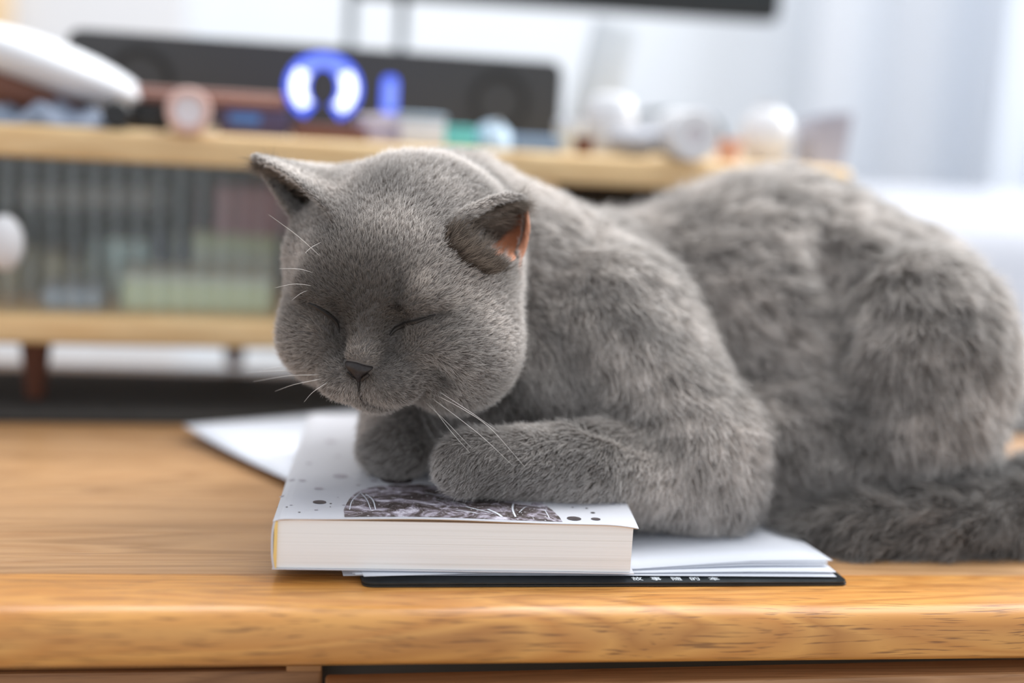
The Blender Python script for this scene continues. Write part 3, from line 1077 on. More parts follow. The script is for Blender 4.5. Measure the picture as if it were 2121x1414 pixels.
def on_cover(px, py, dz=0.00015):
    p = on_plane(px, py, BZ1 + 0.0001)
    for _ in range(4):
        u, v = uv_of(p)
        p = on_plane(px, py, BZ0 + cover_z(u, v))
    u, v = uv_of(p)
    return (p[0] - B_FL[0], p[1] - B_FL[1], cover_z(u, v) + dz)


def dots(name, m, lst):
    for px, py, rx in lst:
        c = on_cover(px, py, 0)
        r_ = rx * 0.57 / F_PX
        bm = bmesh.new()
        vs = []
        for k in range(18):
            a = 2 * pi * k / 18
            x, y = c[0] + r_ * cos(a), c[1] + r_ * sin(a)
            u, v = uv_of((x + B_FL[0], y + B_FL[1]))
            vs.append(bm.verts.new((x, y, cover_z(u, v) + 0.00016)))
        bm.faces.new(vs)
        build(name, bm, m, book, smooth=False)


dots('printed_dot', M_ink, [(1015, 1033, 36), (662, 1040, 14), (822, 994, 36), (1211, 1039, 13), (1189, 1074, 15), (1234, 1075, 10), (1228, 1062, 5), (685, 1043, 2.5),
                             (594, 1050, 2.2), (620, 1061, 2.6), (574, 1051, 1.6), (1215, 1053, 3), (1186, 1051, 2.5), (684, 1050, 1.5)])
dots('pale_dot', M_ink_pale, [(705, 986, 17), (660, 1012, 10), (774, 996, 8), (626, 995, 8), (604, 994, 7), (760, 975, 7), (742, 1005, 5), (685, 915, 14), (655, 1056, 4),
                               (583, 1028, 5), (700, 1030, 2), (640, 960, 7), (700, 945, 6), (1268, 1042, 8), (603, 1046, 3), (712, 1046, 3)])
tops = [(711, 1058), (716, 1046), (724, 1032), (735, 1022), (747, 1016), (762, 1011), (777, 1008), (815, 1004), (869, 1003), (915, 1009), (952, 1017), (993, 1025), (1060, 1038), (1097, 1046),
        (1104, 1041), (1115, 1039), (1130, 1047), (1145, 1057), (1160, 1072)]
xs = np.linspace(712, 1159, 90)
ty = np.interp(xs, [t[0] for t in tops], [t[1] for t in tops])
bm = bmesh.new()
rows = []
for x, yt in zip(xs, ty):
    c0 = on_cover(x, yt)
    e0 = uv_of((c0[0] + B_FL[0], c0[1] + B_FL[1]))
    col_ = []
    vfront = 0.012
    ufr = e0[0] + (e0[1] - vfront) * 0.10
    for k in range(9):
        t = k / 8
        u, v = e0[0] + (ufr - e0[0]) * t, e0[1] + (vfront - e0[1]) * t
        X, Y = buv(u, max(v, 0.004))
        col_.append(bm.verts.new((X, Y, cover_z(u, v) + 0.00010)))
    rows.append(col_)
for a, b in zip(rows, rows[1:]):
    for k in range(8):
        bm.faces.new((a[k], a[k + 1], b[k + 1], b[k]))
build('printed_picture', bm, M_pic, book, smooth=False)


def stroke(pts, wpx):
    r_ = wpx * 0.57 / F_PX
    bm = bmesh.new()
    pr2 = None
    for px, py in spline([(a, b, 0) for a, b in pts], 5) and [(q[0], q[1]) for q in spline([(a, b, 0) for a, b in pts], 5)]:
        c = on_cover(px, py, 0.0002)
        a = bm.verts.new((c[0] - r_, c[1], c[2]))
        b = bm.verts.new((c[0] + r_, c[1] + r_ * 0.6, c[2]))
        if pr2:
            bm.faces.new((pr2[0], a, b, pr2[1]))
        pr2 = (a, b)
    build('printed_stroke', bm, M_paper, book, smooth=False)


for pts, wv in (([(724, 1056), (728, 1040), (738, 1028), (748, 1020)], 1.2), ([(748, 1022), (760, 1036), (768, 1056)], 1.0),
                ([(757, 1024), (772, 1036), (778, 1056)], 1.3), ([(965, 1050), (990, 1056), (1015, 1062)], 2.2), ([(945, 1058), (968, 1060), (990, 1064)], 2.2),
                ([(1010, 1055), (1030, 1064), (1040, 1071)], 2.6), ([(1063, 1044), (1062, 1056), (1068, 1071)], 2.0), ([(1075, 1062), (1090, 1050), (1112, 1049), (1120, 1051)], 1.2),
                ([(1128, 1056), (1134, 1066), (1138, 1074)], 1.0), ([(880, 1020), (920, 1030), (975, 1041)], 1.4), ([(900, 1034), (940, 1040), (965, 1046)], 1.0)):
    stroke(pts, wv)


# ------------------------------------------------------------------ the cat
cat = empty('cat', (0.13, 0.62, 0.0))
tag(cat, 'grey short-haired cat asleep with closed eyes, paws resting on the white book', 'cat')
CAT0 = np.array([0.13, 0.62, 0.0])
# head frame: x towards the cat's left, y forward (nose), z up
_ps, _ph, _ro, HS = 0.297, 0.311, 0.075, 0.00952
_Fh = np.array([-sin(_ps) * cos(_ph), -sin(_ph), cos(_ps) * cos(_ph)])
_Lh = np.array([cos(_ps), 0, sin(_ps)])
_Uh = np.cross(_Lh, _Fh)
_Uh = _Uh if _Uh[1] > 0 else -_Uh
_L2, _U2 = cos(_ro) * _Lh - sin(_ro) * _Uh, sin(_ro) * _Lh + cos(_ro) * _Uh
C2W = np.array([RT, UP, -FWD]).T
HX, HY, HZ = C2W @ _L2, C2W @ _Fh, C2W @ _U2
HC = P(830, 643, 0.605)
HM = np.array([HX, HY, HZ])            # rows: local axes in world


def hloc(p):
    return (np.asarray(p) - HC) @ HM.T / HS


def hw(x, y, z):
    return HC + HS * (x * HX + y * HY + z * HZ)


PRIMS = []


def cone(a, b, k, tagn):
    PRIMS.append(('c', P(*a[:3]), a[3], P(*b[:3]), b[3], k, tagn))


def ell(c, r, k, tagn, axes=None, sub=False):
    PRIMS.append(('s' if sub else 'e', np.array(c), np.array(r), axes, None, k, tagn))


def hell(c, r, k, sub=False, tagn='head'):
    ell(hw(*c), np.array(r) * HS, k, tagn, HM, sub)


# trunk
cone((1270, 640, 0.722, 0.044), (1580, 662, 0.742, 0.069), 0.014, 'body')
cone((1580, 662, 0.742, 0.070), (1778, 725, 0.740, 0.068), 0.02, 'body')
ell(P(1600, 900, 0.700), (0.075, 0.05, 0.035), 0.02, 'belly')
# neck and chest
cone((935, 505, 0.662, 0.0400), (1150, 640, 0.690, 0.048), 0.018, 'neck')
ell(P(1080, 770, 0.665), (0.048, 0.046, 0.046), 0.018, 'chest')
ell(P(930, 790, 0.655), (0.030, 0.035, 0.034), 0.015, 'chest')
# near fore leg
cone((1255, 690, 0.660, 0.040), (1425, 935, 0.645, 0.031), 0.008, 'shoulder')
cone((1430, 940, 0.645, 0.030), (1462, 1010, 0.640, 0.021), 0.010, 'shoulder')
cone((1440, 990, 0.645, 0.024), (1200, 962, 0.608, 0.0170), 0.008, 'foreleg')
cone((1200, 962, 0.608, 0.0165), (985, 955, 0.590, 0.0122), 0.006, 'paw')
for t_, o_ in ((950, 940), (936, 958), (940, 976), (960, 990)):
    cone((975, 0.5 * (o_ + 958), 0.590, 0.0085), (t_, o_, 0.5835 + 0.0, 0.0060), 0.004, 'paw')
# far fore leg
cone((900, 800, 0.665, 0.026), (835, 890, 0.634, 0.0170), 0.008, 'foreleg')
cone((835, 890, 0.634, 0.0165), (818, 922, 0.620, 0.0125), 0.004, 'paw')
for t_, o_ in ((782, 928), (803, 940), (828, 944), (850, 940)):
    cone((818, 915, 0.622, 0.010), (t_, o_, 0.6165, 0.0068), 0.003, 'paw')
# hind quarter
ell(P(1898, 745, 0.684), (0.043, 0.040, 0.050), 0.004, 'thigh')
cone((1890, 870, 0.680, 0.036), (1760, 990, 0.668, 0.022), 0.010, 'thigh')
cone((1745, 1010, 0.668, 0.017), (1640, 1050, 0.662, 0.012), 0.006, 'paw')
for q1, q2 in (((1685, 455, .687, .005), (1715, 560, .676, .008)), ((1715, 560, .676, .008), (1745, 680, .669, .007))):
    PRIMS.append(('c2', P(*q1[:3]), q1[3], P(*q2[:3]), q2[3], 0.014, 'body'))
# tail
cone((2190, 1040, 0.690, 0.021), (2080, 1072, 0.664, 0.0205), 0.006, 'tail')
cone((2080, 1072, 0.664, 0.0205), (1930, 1093, 0.650, 0.0185), 0.004, 'tail')
cone((1930, 1093, 0.650, 0.0185), (1760, 1108, 0.641, 0.0145), 0.004, 'tail')
cone((1760, 1108, 0.641, 0.0145), (1640, 1103, 0.645, 0.0070), 0.004, 'tail')
for q1, q2 in (((1090, 874, .622, .004), (1230, 890, .603, .0042)), ((1230, 890, .603, .0042), (1340, 926, .606, .003)), ((1880, 1000, .650, .003), (1960, 990, .652, .007)), ((1960, 990, .652, .007), (2110, 978, .662, .008))):
    PRIMS.append(('c2', P(*q1[:3]), q1[3], P(*q2[:3]), q2[3], 0.006, 'body'))
# head
hell((0, -0.7, 1.0), (4.9, 4.7, 4.3), 0.012)
hell((2.75, 0.6, -1.3), (2.75, 2.9, 2.75), 0.012)
hell((-2.6, 0.8, -0.85), (2.65, 2.75, 2.45), 0.012)
hell((0, 1.6, 2.2), (3.5, 2.6, 2.6), 0.010)
hell((0, -2.3, 2.9), (4.2, 3.6, 3.6), 0.020)
hell((-3.5, -0.3, 2.5), (1.7, 1.5, 1.7), 0.012)
hell((3.2, -0.6, 2.4), (1.4, 1.4, 1.4), 0.012)
for s in (-1, 1):
    hell((s * 1.9, 3.0, 1.75), (1.5, 1.0, 0.85), 0.007)
    hell((s * 2.5, 2.75, -0.75), (1.9, 1.35, 1.5), 0.008)
    hell((s * 2.05, 3.05, 0.45), (1.15, 0.75, 0.75), 0.004)
ell(hw(0, 3.2, 0.6), np.array((0.85, 1.1, 1.6)) * HS, 0.007, 'head', HM)
PRIMS.append(('c', hw(0, 3.1, 1.0), 0.85 * HS, hw(0, 4.45, -0.65), 0.72 * HS, 0.005, 'head'))
for s in (-1, 1):
    hell((s * 1.0, 3.98, -1.85), (1.28, 1.08, 0.98), 0.0035, tagn='muzzle')
hell((0, 3.3, -2.75), (1.15, 1.0, 0.75), 0.005, tagn='muzzle')
hell((0, 4.45, -0.95), (0.62, 0.42, 0.45), 0.003, tagn='muzzle')
for s in (-1, 1):
    hell((s * 1.35, 4.35, 0.45), (0.55, 0.75, 0.9), 0.006, sub=True)

PRIMS.append(('c2', P(893, 765, 0.5665), 0.0035, P(920, 795, 0.5675), 0.0045, 0.006, 'head'))

# ears: curved shells laid out as three columns of points from base to tip
EAR_A = [[(704, 456, .576), (656, 410, .579), (596, 360, .589), (530, 325, .602)],      # rim next to the crown
         [(722, 352, .640), (655, 347, .637), (590, 338, .622), (527, 323, .606)],      # back of the ear
         [(630, 474, .603), (596, 432, .608), (557, 376, .609), (526, 327, .604)]]      # outer rim
EAR_B = [[(925, 470, .5745), (985, 427, .577), (1042, 406, .584), (1078, 407, .594)],
         [(990, 530, .580), (1022, 497, .603), (1058, 452, .609), (1086, 420, .602)],
         [(1062, 545, .599), (1083, 518, .600), (1093, 472, .601), (1090, 434, .600)]]


def ear_grid(E, nu, nv):
    A = np.array([[P(*q) for q in c] for c in E])
    us, vs = np.linspace(0, 1, nu), np.linspace(-0.12, 1, nv)
    out = np.zeros((nu, nv, 3))
    for i, u in enumerate(us):
        c = [(1 - u) * (1 - 2 * u), 4 * u * (1 - u), u * (2 * u - 1)]
        col_ = c[0] * A[0] + c[1] * A[1] + c[2] * A[2]
        for j, v in enumerate(vs):
            t = v * 3
            k = min(2, max(0, int(math.floor(t))))
            fr = t - k
            a, b = col_[k], col_[k + 1]
            m0 = col_[k + 1] - col_[k] if k == 0 else 0.5 * (col_[k + 1] - col_[k - 1])
            m1 = col_[k + 1] - col_[k] if k == 2 else 0.5 * (col_[k + 2] - col_[k])
            h = fr
            out[i, j] = (2 * h ** 3 - 3 * h * h + 1) * a + (h ** 3 - 2 * h * h + h) * m0 + (-2 * h ** 3 + 3 * h * h) * b + (h ** 3 - h * h) * m1
    return out, us, vs


EARS = []
CARVE = []
for E_ in (EAR_A, EAR_B):
    g, us, vs = ear_grid(E_, 46, 46)
    du = np.gradient(g, axis=0)
    dv = np.gradient(g, axis=1)
    nr = np.cross(du, dv)
    nr /= np.linalg.norm(nr, axis=2, keepdims=True) + 1e-12
    # the hollow side faces the mean of the two rims
    mid = 0.5 * (g[0] + g[-1]) - g[23]
    sg = np.sign(np.einsum('jk,jk->', nr[23, 5:40], mid[5:40]))
    nr *= sg
    UU, VV = np.meshgrid(us, vs, indexing='ij')
    rad = 0.0015 * (1 - 0.45 * np.clip(VV, 0, 1)) + 0.0012 * np.clip(0.15 - VV, 0, 1) * 6
    for uu_ in (12, 23, 34):
        for jj_ in range(8, 44, 7):
            if E_ is EAR_B or uu_ == 23:
                rr0 = (0.0062 if E_ is EAR_B else 0.0055) * (1 - 0.45 * jj_ / 46)
                CARVE.append((len(PRIMS), 0 if E_ is EAR_A else 1))
                PRIMS.append(('c2', g[uu_, jj_] + nr[uu_, jj_] * (rr0 + 0.0006), rr0, g[uu_, min(45, jj_ + 7)] + nr[uu_, min(45, jj_ + 7)] * (rr0 + 0.0006), rr0 * 0.9, 0.003, 'head'))
    EARS.append(dict(p=g.reshape(-1, 3), n=nr.reshape(-1, 3), u=UU.ravel(), v=VV.ravel(), r=rad.ravel(), g=g, dv=dv.reshape(-1, 3)))


def near_ear(pts, E):
    bi = np.zeros(len(pts), int)
    bd = np.zeros(len(pts))
    q = E['p']
    q2 = (q * q).sum(1)
    for a in range(0, len(pts), 4000):
        x = pts[a:a + 4000]
        d = (x * x).sum(1)[:, None] + q2[None] - 2 * x @ q.T
        d = np.sqrt(np.maximum(d, 0)) - E['r'][None]
        k = d.argmin(1)
        bi[a:a + 4000] = k
        bd[a:a + 4000] = d[np.arange(len(x)), k]
    return bd, bi


def prim_d(pr, p):
    if pr[0] in ('c', 'c2'):
        a, ra, b, rb = pr[1], pr[2], pr[3], pr[4]
        ab = b - a
        t = np.clip(((p - a) @ ab) / (ab @ ab), 0, 1)
        return np.linalg.norm(p - a - t[..., None] * ab, axis=-1) - (ra + t * (rb - ra))
    c, r, ax = pr[1], pr[2], pr[3]
    q = p - c
    if ax is not None:
        q = q @ ax.T
    k0 = np.linalg.norm(q / r, axis=-1)
    k1 = np.linalg.norm(q / (r * r), axis=-1)
    return k0 * (k0 - 1.0) / np.maximum(k1, 1e-9)


def prim_box(pr):
    if pr[0] in ('c', 'c2'):
        return (np.minimum(pr[1] - pr[2], pr[3] - pr[4]), np.maximum(pr[1] + pr[2], pr[3] + pr[4]))
    R_ = np.max(pr[2])
    return pr[1] - R_, pr[1] + R_


def smin(a, b, k):
    h = np.maximum(k - np.abs(a - b), 0) / k
    return np.minimum(a, b) - h * h * k * 0.25


def smax(a, b, k):
    return -smin(-a, -b, k)


def axis_pts(a, b, fa, fb, coarse, fine):
    out = [a]
    while out[-1] < b:
        out.append(out[-1] + (fine if fa <= out[-1] <= fb else coarse))
    return np.array(out)


boxes = [prim_box(p) for p in PRIMS]
lo = np.min([b[0] for b in boxes], 0) - 0.008
hi = np.max([b[1] for b in boxes], 0) + 0.008
lo[2] = -0.004
eb = np.concatenate([E['p'] for E in EARS])
hp = [hw(x, y, z) for x in (-6, 6) for y in (-2, 6) for z in (-4, 6)]
fl = np.minimum(eb.min(0), np.min(hp, 0)) - 0.004
fh = np.maximum(eb.max(0), np.max(hp, 0)) + 0.004
FINE, COARSE = 0.0014, 0.0028
gx = axis_pts(lo[0], hi[0], fl[0], fh[0], COARSE, FINE)
gy = axis_pts(lo[1], hi[1], fl[1], fh[1], COARSE, FINE)
gz = axis_pts(lo[2], max(hi[2], fh[2]), fl[2], fh[2], COARSE, FINE)
SH = (len(gx), len(gy), len(gz))
fld = np.full(SH, 0.05, np.float32)
PADM = 0.012
for pr, b in zip(PRIMS, boxes):
    pad = PADM + pr[5]
    s = [slice(max(0, np.searchsorted(g_, b[0][i] - pad)), np.searchsorted(g_, b[1][i] + pad) + 1) for i, g_ in enumerate((gx, gy, gz))]
    X = np.stack(np.meshgrid(gx[s[0]], gy[s[1]], gz[s[2]], indexing='ij'), -1)
    d = prim_d(pr, X)
    sub = fld[s[0], s[1], s[2]]
    fld[s[0], s[1], s[2]] = smax(sub, -d, pr[5]) if pr[0] in ('s', 'c2') else smin(sub, d, pr[5])
for E in EARS:
    l_, h_ = E['p'].min(0) - 0.006, E['p'].max(0) + 0.006
    s = [slice(max(0, np.searchsorted(g_, l_[i])), np.searchsorted(g_, h_[i]) + 1) for i, g_ in enumerate((gx, gy, gz))]
    X = np.stack(np.meshgrid(gx[s[0]], gy[s[1]], gz[s[2]], indexing='ij'), -1)
    d = near_ear(X.reshape(-1, 3), E)[0].reshape(X.shape[:3])
    fld[s[0], s[1], s[2]] = smin(fld[s[0], s[1], s[2]], d, 0.004)


def full_d(p, ids=False):
    """distance at points p, with every primitive; optionally each primitive's own distance"""
    d = np.full(len(p), 0.05)
    al = []
    for pr in PRIMS:
        q = prim_d(pr, p)
        al.append(q if pr[0] not in ('s', 'c2') else np.full(len(p), 9.0))
        d = smax(d, -q, pr[5]) if pr[0] in ('s', 'c2') else smin(d, q, pr[5])
    ei = []
    for E in EARS:
        l_, h_ = E['p'].min(0) - 0.006, E['p'].max(0) + 0.006
        m = np.all((p > l_) & (p < h_), 1)
        q = np.full(len(p), 0.05)
        k = np.full(len(p), -1)
        if m.any():
            q[m], k[m] = near_ear(p[m], E)
        d = smin(d, q, 0.004)
        al.append(q)
        ei.append(k)
    # flatten what rests on the desk
    return (d, np.array(al), ei) if ids else d


# surface nets on the rectilinear grid
ins = fld < 0
nx, ny, nz = SH
cs = np.zeros((nx - 1, ny - 1, nz - 1), np.int8)
for dx in (0, 1):
    for dy in (0, 1):
        for dz in (0, 1):
            cs += ins[dx:nx - 1 + dx, dy:ny - 1 + dy, dz:nz - 1 + dz]
ci, cj, ck = np.nonzero((cs > 0) & (cs < 8))
vid = np.full((nx - 1, ny - 1, nz - 1), -1, np.int64)
vid[ci, cj, ck] = np.arange(len(ci))
acc = np.zeros((len(ci), 3))
cnt = np.zeros(len(ci))
GA = (gx, gy, gz)
for ax in range(3):
    o1, o2 = [a for a in range(3) if a != ax]
    for a in (0, 1):
        for b in (0, 1):
            i0 = [ci, cj, ck]
            i0 = [i0[0].copy(), i0[1].copy(), i0[2].copy()]
            i0[o1] += a
            i0[o2] += b
            i1 = [q.copy() for q in i0]
            i1[ax] += 1
            f0, f1 = fld[tuple(i0)], fld[tuple(i1)]
            m = (f0 < 0) != (f1 < 0)
            t = np.where(m, f0 / np.where(m, f0 - f1, 1), 0)
            q = np.stack([GA[c][i0[c]] for c in range(3)], 1).astype(float)
            q[:, ax] += t * (GA[ax][i1[ax]] - GA[ax][i0[ax]])
            acc[m] += q[m]
            cnt[m] += 1
VERT = acc / cnt[:, None]
faces = []
for ax in range(3):
    o1, o2 = (ax + 1) % 3, (ax + 2) % 3
    sl0 = [slice(None)] * 3
    sl1 = [slice(None)] * 3
    sl0[ax] = slice(0, -1)
    sl1[ax] = slice(1, None)
    A_, B_ = ins[tuple(sl0)], ins[tuple(sl1)]
    e = np.array(np.nonzero(A_ != B_))
    ok = (e[o1] > 0) & (e[o2] > 0) & (e[o1] < SH[o1] - 1) & (e[o2] < SH[o2] - 1)
    e = e[:, ok]
    fwd_ = A_[tuple(e)]
    qs = []
    for a, b in ((-1, -1), (0, -1), (0, 0), (-1, 0)):
        c = e.copy()
        c[o1] += a
        c[o2] += b
        qs.append(vid[tuple(c)])
    q = np.stack(qs, 1)
    q[~fwd_] = q[~fwd_][:, ::-1]
    faces.append(q)
FACE = np.concatenate(faces)
FACE = FACE[(FACE >= 0).all(1)]
for _ in range(2):
    d0 = full_d(VERT)
    g = np.stack([full_d(VERT + dv_) - d0 for dv_ in np.eye(3) * 2e-4], 1) / 2e-4
    gn = np.linalg.norm(g, axis=1, keepdims=True)
    step = -d0[:, None] * g / np.maximum(gn, 0.3) ** 2
    sl = np.linalg.norm(step, axis=1, keepdims=True)
    VERT = VERT + step * np.minimum(1, 0.0012 / np.maximum(sl, 1e-9))


def rest_z(p):
    """height of what lies under a point: book, papers or desk"""
    M_ = np.linalg.inv(np.array([B_FR - B_FL, B_BL - B_FL]).T)
    uv = (p[:, :2] - B_FL) @ M_.T
    onb = (uv[:, 0] > -0.002) & (uv[:, 0] < 1.004) & (uv[:, 1] > -0.01) & (uv[:, 1] < 1.0)
    onp = (p[:, 0] > 0.03) & (p[:, 0] < 0.245) & (p[:, 1] > 0.53) & (p[:, 1] < 0.80)
    return np.where(onb, BZ1 + 0.0016, np.where(onp, 0.0085, 0.0012))


# flatten what rests on the book, the papers and the desk
rz_ = rest_z(VERT)
VERT[:, 2] = np.where(VERT[:, 2] < rz_, rz_ + 0.0002 * np.tanh((VERT[:, 2] - rz_) * 200), VERT[:, 2])
D0, ALL, EI = full_d(VERT, True)
TAGS = [p[6] for p in PRIMS] + ['ear', 'ear']
PID = ALL.argmin(0)
VT = np.array(TAGS)[PID]


def blend(values, sig=0.006):
    """per-vertex mix of one value per tag"""
    W = np.exp(-np.clip(ALL - ALL.min(0), 0, 0.06) / sig)
    val = np.array([values[t] for t in TAGS], float)
    return (W * val[:, None]).sum(0) / W.sum(0)


LEN = blend(dict(body=.0125, belly=.0150, neck=.0085, chest=.0095, shoulder=.0105, foreleg=.0075, paw=.0048, thigh=.0130, tail=.0125, head=.0042, muzzle=.0025, ear=.0019))
FINEH = blend(dict(body=0, belly=0, neck=.25, chest=.35, shoulder=.2, foreleg=.5, paw=.6, thigh=0, tail=0, head=1, muzzle=1, ear=1))
TONE = blend(dict(body=1.0, belly=.70, neck=1.08, chest=.78, shoulder=.98, foreleg=.88, paw=.85, thigh=.82, tail=.43, head=1.0, muzzle=.92, ear=.95), 0.008)  # tail as darker fur; belly, chest, thigh carry painted shade, neck painted light
HL = hloc(VERT)
headm = np.isin(VT, ['head', 'muzzle', 'ear'])
# nose bridge hair is short, cheeks and crown longer
br_ = np.exp(-((HL[:, 0] / 1.0) ** 2 + ((HL[:, 1] - 4.2) / 1.2) ** 2 + ((HL[:, 2] + 0.2) / 1.2) ** 2))
LEN = np.where(headm, LEN * (1 - 0.55 * br_), LEN)
ck_ = np.clip((1.5 - HL[:, 1]) / 3.0, 0, 1)
LEN = np.where(VT == 'head', LEN * (1 + 0.35 * ck_), LEN)

# flow of the coat
def tri_dir(t):
    return np.array(t, float) / np.linalg.norm(t)


NOSE = hw(0, 4.9, -0.9)
back_w = -HY
fl_head = VERT - NOSE
fl_head /= np.linalg.norm(fl_head, axis=1, keepdims=True) + 1e-9
fl_head = fl_head + 0.5 * back_w + 0.12 * HZ
TB = tri_dir(P(1800, 700, .74) - P(1250, 620, .70))
DOWN = np.array([0, 0, -1.0])
FLOWS = dict(body=TB + 0.45 * DOWN, belly=0.5 * TB + 1.0 * DOWN, neck=TB * 0.8 + 0.55 * DOWN, chest=0.25 * TB + 1.0 * DOWN, shoulder=0.35 * TB + 1.0 * DOWN,
             foreleg=tri_dir(P(1000, 975, .59) - P(1430, 980, .645)) * 0.8 + 0.7 * DOWN, paw=tri_dir(P(985, 960, .59) - P(1300, 940, .62)) + 0.4 * DOWN,
             thigh=0.25 * TB + 1.0 * DOWN, tail=tri_dir(P(1640, 1103, .645) - P(2080, 1072, .664)) + 0.35 * DOWN)
W = np.exp(-np.clip(ALL - ALL.min(0), 0, 0.06) / 0.008)
FLOW = np.zeros_like(VERT)
for i, t in enumerate(TAGS):
    if t in ('head', 'muzzle'):
        FLOW += W[i][:, None] * fl_head
    elif t == 'ear':
        E = EARS[i - len(PRIMS)]
        k = EI[i - len(PRIMS)]
        dv_ = E['dv'][np.maximum(k, 0)]
        dv_ = dv_ / (np.linalg.norm(dv_, axis=1, keepdims=True) + 1e-9)
        FLOW += (W[i] * (k >= 0))[:, None] * dv_ * 1.5
    else:
        FLOW += W[i][:, None] * FLOWS[t]

# ear cavity: which vertices lie on the hollow side, and where it is bare skin
earin = np.zeros(len(VERT))
bare = np.zeros(len(VERT))
for i, E in enumerate(EARS):
    k = EI[i]
    m = (k >= 0) & (ALL[len(PRIMS) + i] < 0.0012) & (PID == len(PRIMS) + i)
    kk = np.maximum(k, 0)
    side = ((VERT - E['p'][kk]) * E['n'][kk]).sum(1)
    a = m & (side > 0.0004) & (E['u'][kk] > 0.05) & (E['u'][kk] < 0.95) & (E['v'][kk] < 0.93)
    earin[a] = 1
    if i == 1:
        uu, vv = E['u'][kk], E['v'][kk]
        bare[a] = np.clip((uu[a] - 0.36) / 0.10, 0, 1) * np.clip((vv[a] + 0.05) / 0.1, 0, 1)
        bare[m & ~a & (uu > 0.97)] = 0.7

    cd_ = np.full(len(VERT), 1.0)
    for pi_, ei_ in CARVE:
        if ei_ == i:
            cd_ = np.minimum(cd_, np.abs(prim_d(PRIMS[pi_], VERT)))
    a = (cd_ < 0.0009) & (k >= 0) & (E['v'][kk] < 0.93) & (E['u'][kk] > 0.05) & (E['u'][kk] < 0.95)
    earin[a] = 1
    if i == 1:
        a2 = a & (E['u'][kk] > 0.5)
        bare[a2] = np.maximum(bare[a2], np.clip((E['u'][kk][a2] - 0.50) / 0.08, 0, 1))

me = from_py('body', VERT - CAT0, FACE.tolist())
M_skin = mat('cat_skin', (0.10, 0.09, 0.085), 0.8)
at_ = nd(M_skin, 'ShaderNodeAttribute', attribute_name='skin_tint')
lk(M_skin, at_.outputs['Color'], M_skin.node_tree.nodes['Principled BSDF'].inputs['Base Color'])
M_skin.node_tree.nodes['Principled BSDF'].inputs['Specular IOR Level'].default_value = 0.2
ca = me.color_attributes.new('skin_tint', 'FLOAT_COLOR', 'POINT')
base_c = np.tile(np.array([0.15, 0.135, 0.125, 1.0]), (len(VERT), 1))
pink = np.array([0.62, 0.25, 0.13, 1.0])
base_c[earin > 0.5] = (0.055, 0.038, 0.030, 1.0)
base_c = base_c * (1 - bare[:, None]) + pink * bare[:, None]
ca.data.foreach_set('color', base_c.ravel().astype(np.float32))
body = link('body', me, M_skin, cat)
me.polygons.foreach_set('use_smooth', [True] * len(me.polygons))
BV = BVHTree.FromPolygons([tuple(v) for v in VERT], FACE.tolist())


def hit(px, py, off=0.0):
    d = Vector(P(px, py, 1.0) - CAM).normalized()
    h = BV.ray_cast(Vector(CAM), d)
    if h[0] is None:
        return None
    return np.array(h[0] + h[1] * off)


def on_skin(pts, off):
    return [q for q in (hit(a[0], a[1], off) for a in spline([(x, y, 0) for x, y in pts], 6)) if q is not None]


M_dark_skin = mat('dark_skin', (0.018, 0.014, 0.012), 0.55)
LINES = []
for pts in ([(640, 627), (660, 636), (682, 652), (698, 668), (703, 690)], [(806, 694), (818, 681), (840, 671), (868, 663), (902, 650)]):
    q = on_skin(pts, 0.0006)
    LINES.append((np.array(q), 0.0012))
    r_ = [0.0010 * sin(pi * (0.12 + 0.80 * i / (len(q) - 1))) for i in range(len(q))]
    build('closed_eyelid', tube([p - CAT0 for p in q], r_, 7), M_dark_skin, cat)
for pts in ([(743, 790), (744, 806), (748, 824)], [(748, 824), (768, 838), (792, 846), (815, 848)]):
    q = on_skin(pts, 0.0003)
    if len(q) > 3:
        LINES.append((np.array(q), 0.0008))
        build('mouth_line', tube([p - CAT0 for p in q], 0.0006, 6), M_dark_skin, cat)

# nose leather: a rounded triangle with two nostrils
M_nose = mottled('nose_leather', (0.014, 0.010, 0.010), (0.024, 0.018, 0.017), 900, 0.55, 0.3, 0.0003)
nose_out = [(716, 747), (724, 746), (740, 749), (757, 756), (776, 758), (770, 764), (760, 772), (751, 783), (744, 795), (739, 790), (732, 776), (724, 763), (717, 754)]
ctr = np.array([743, 764])
bm = bmesh.new()
rings = []
for s_, off in ((1.06, -0.0012), (1.0, 0.0006), (0.85, 0.0016), (0.55, 0.0023), (0.25, 0.0026)):
    ring = []
    for a in nose_out:
        p_ = ctr + (np.array(a) - ctr) * s_
        h = hit(p_[0], p_[1], off)
        ring.append(bm.verts.new(h - CAT0))
    rings.append(ring)
h = hit(ctr[0], ctr[1], 0.0026)
cv = bm.verts.new(h - CAT0)
n = len(nose_out)
for a, b in zip(rings, rings[1:]):
    for i in range(n):
        bm.faces.new((a[i], a[(i + 1) % n], b[(i + 1) % n], b[i]))
for i in range(n):
    bm.faces.new((rings[-1][i], rings[-1][(i + 1) % n], cv))
nose = build('nose', bm, M_nose, cat)
sd = nose.modifiers.new('round', 'SUBSURF')
sd.levels = sd.render_levels = 2
for pts in ([(729, 764), (734, 770), (737, 777)], [(763, 766), (757, 771), (753, 777)]):
    q = on_skin(pts, 0.0026)
    build('nostril', tube([p - CAT0 for p in q], [0.0007] * len(q), 6), M_dark_skin, nose)
NOSE_PX = ctr + (np.array(nose_out, float) - ctr) * 1.12

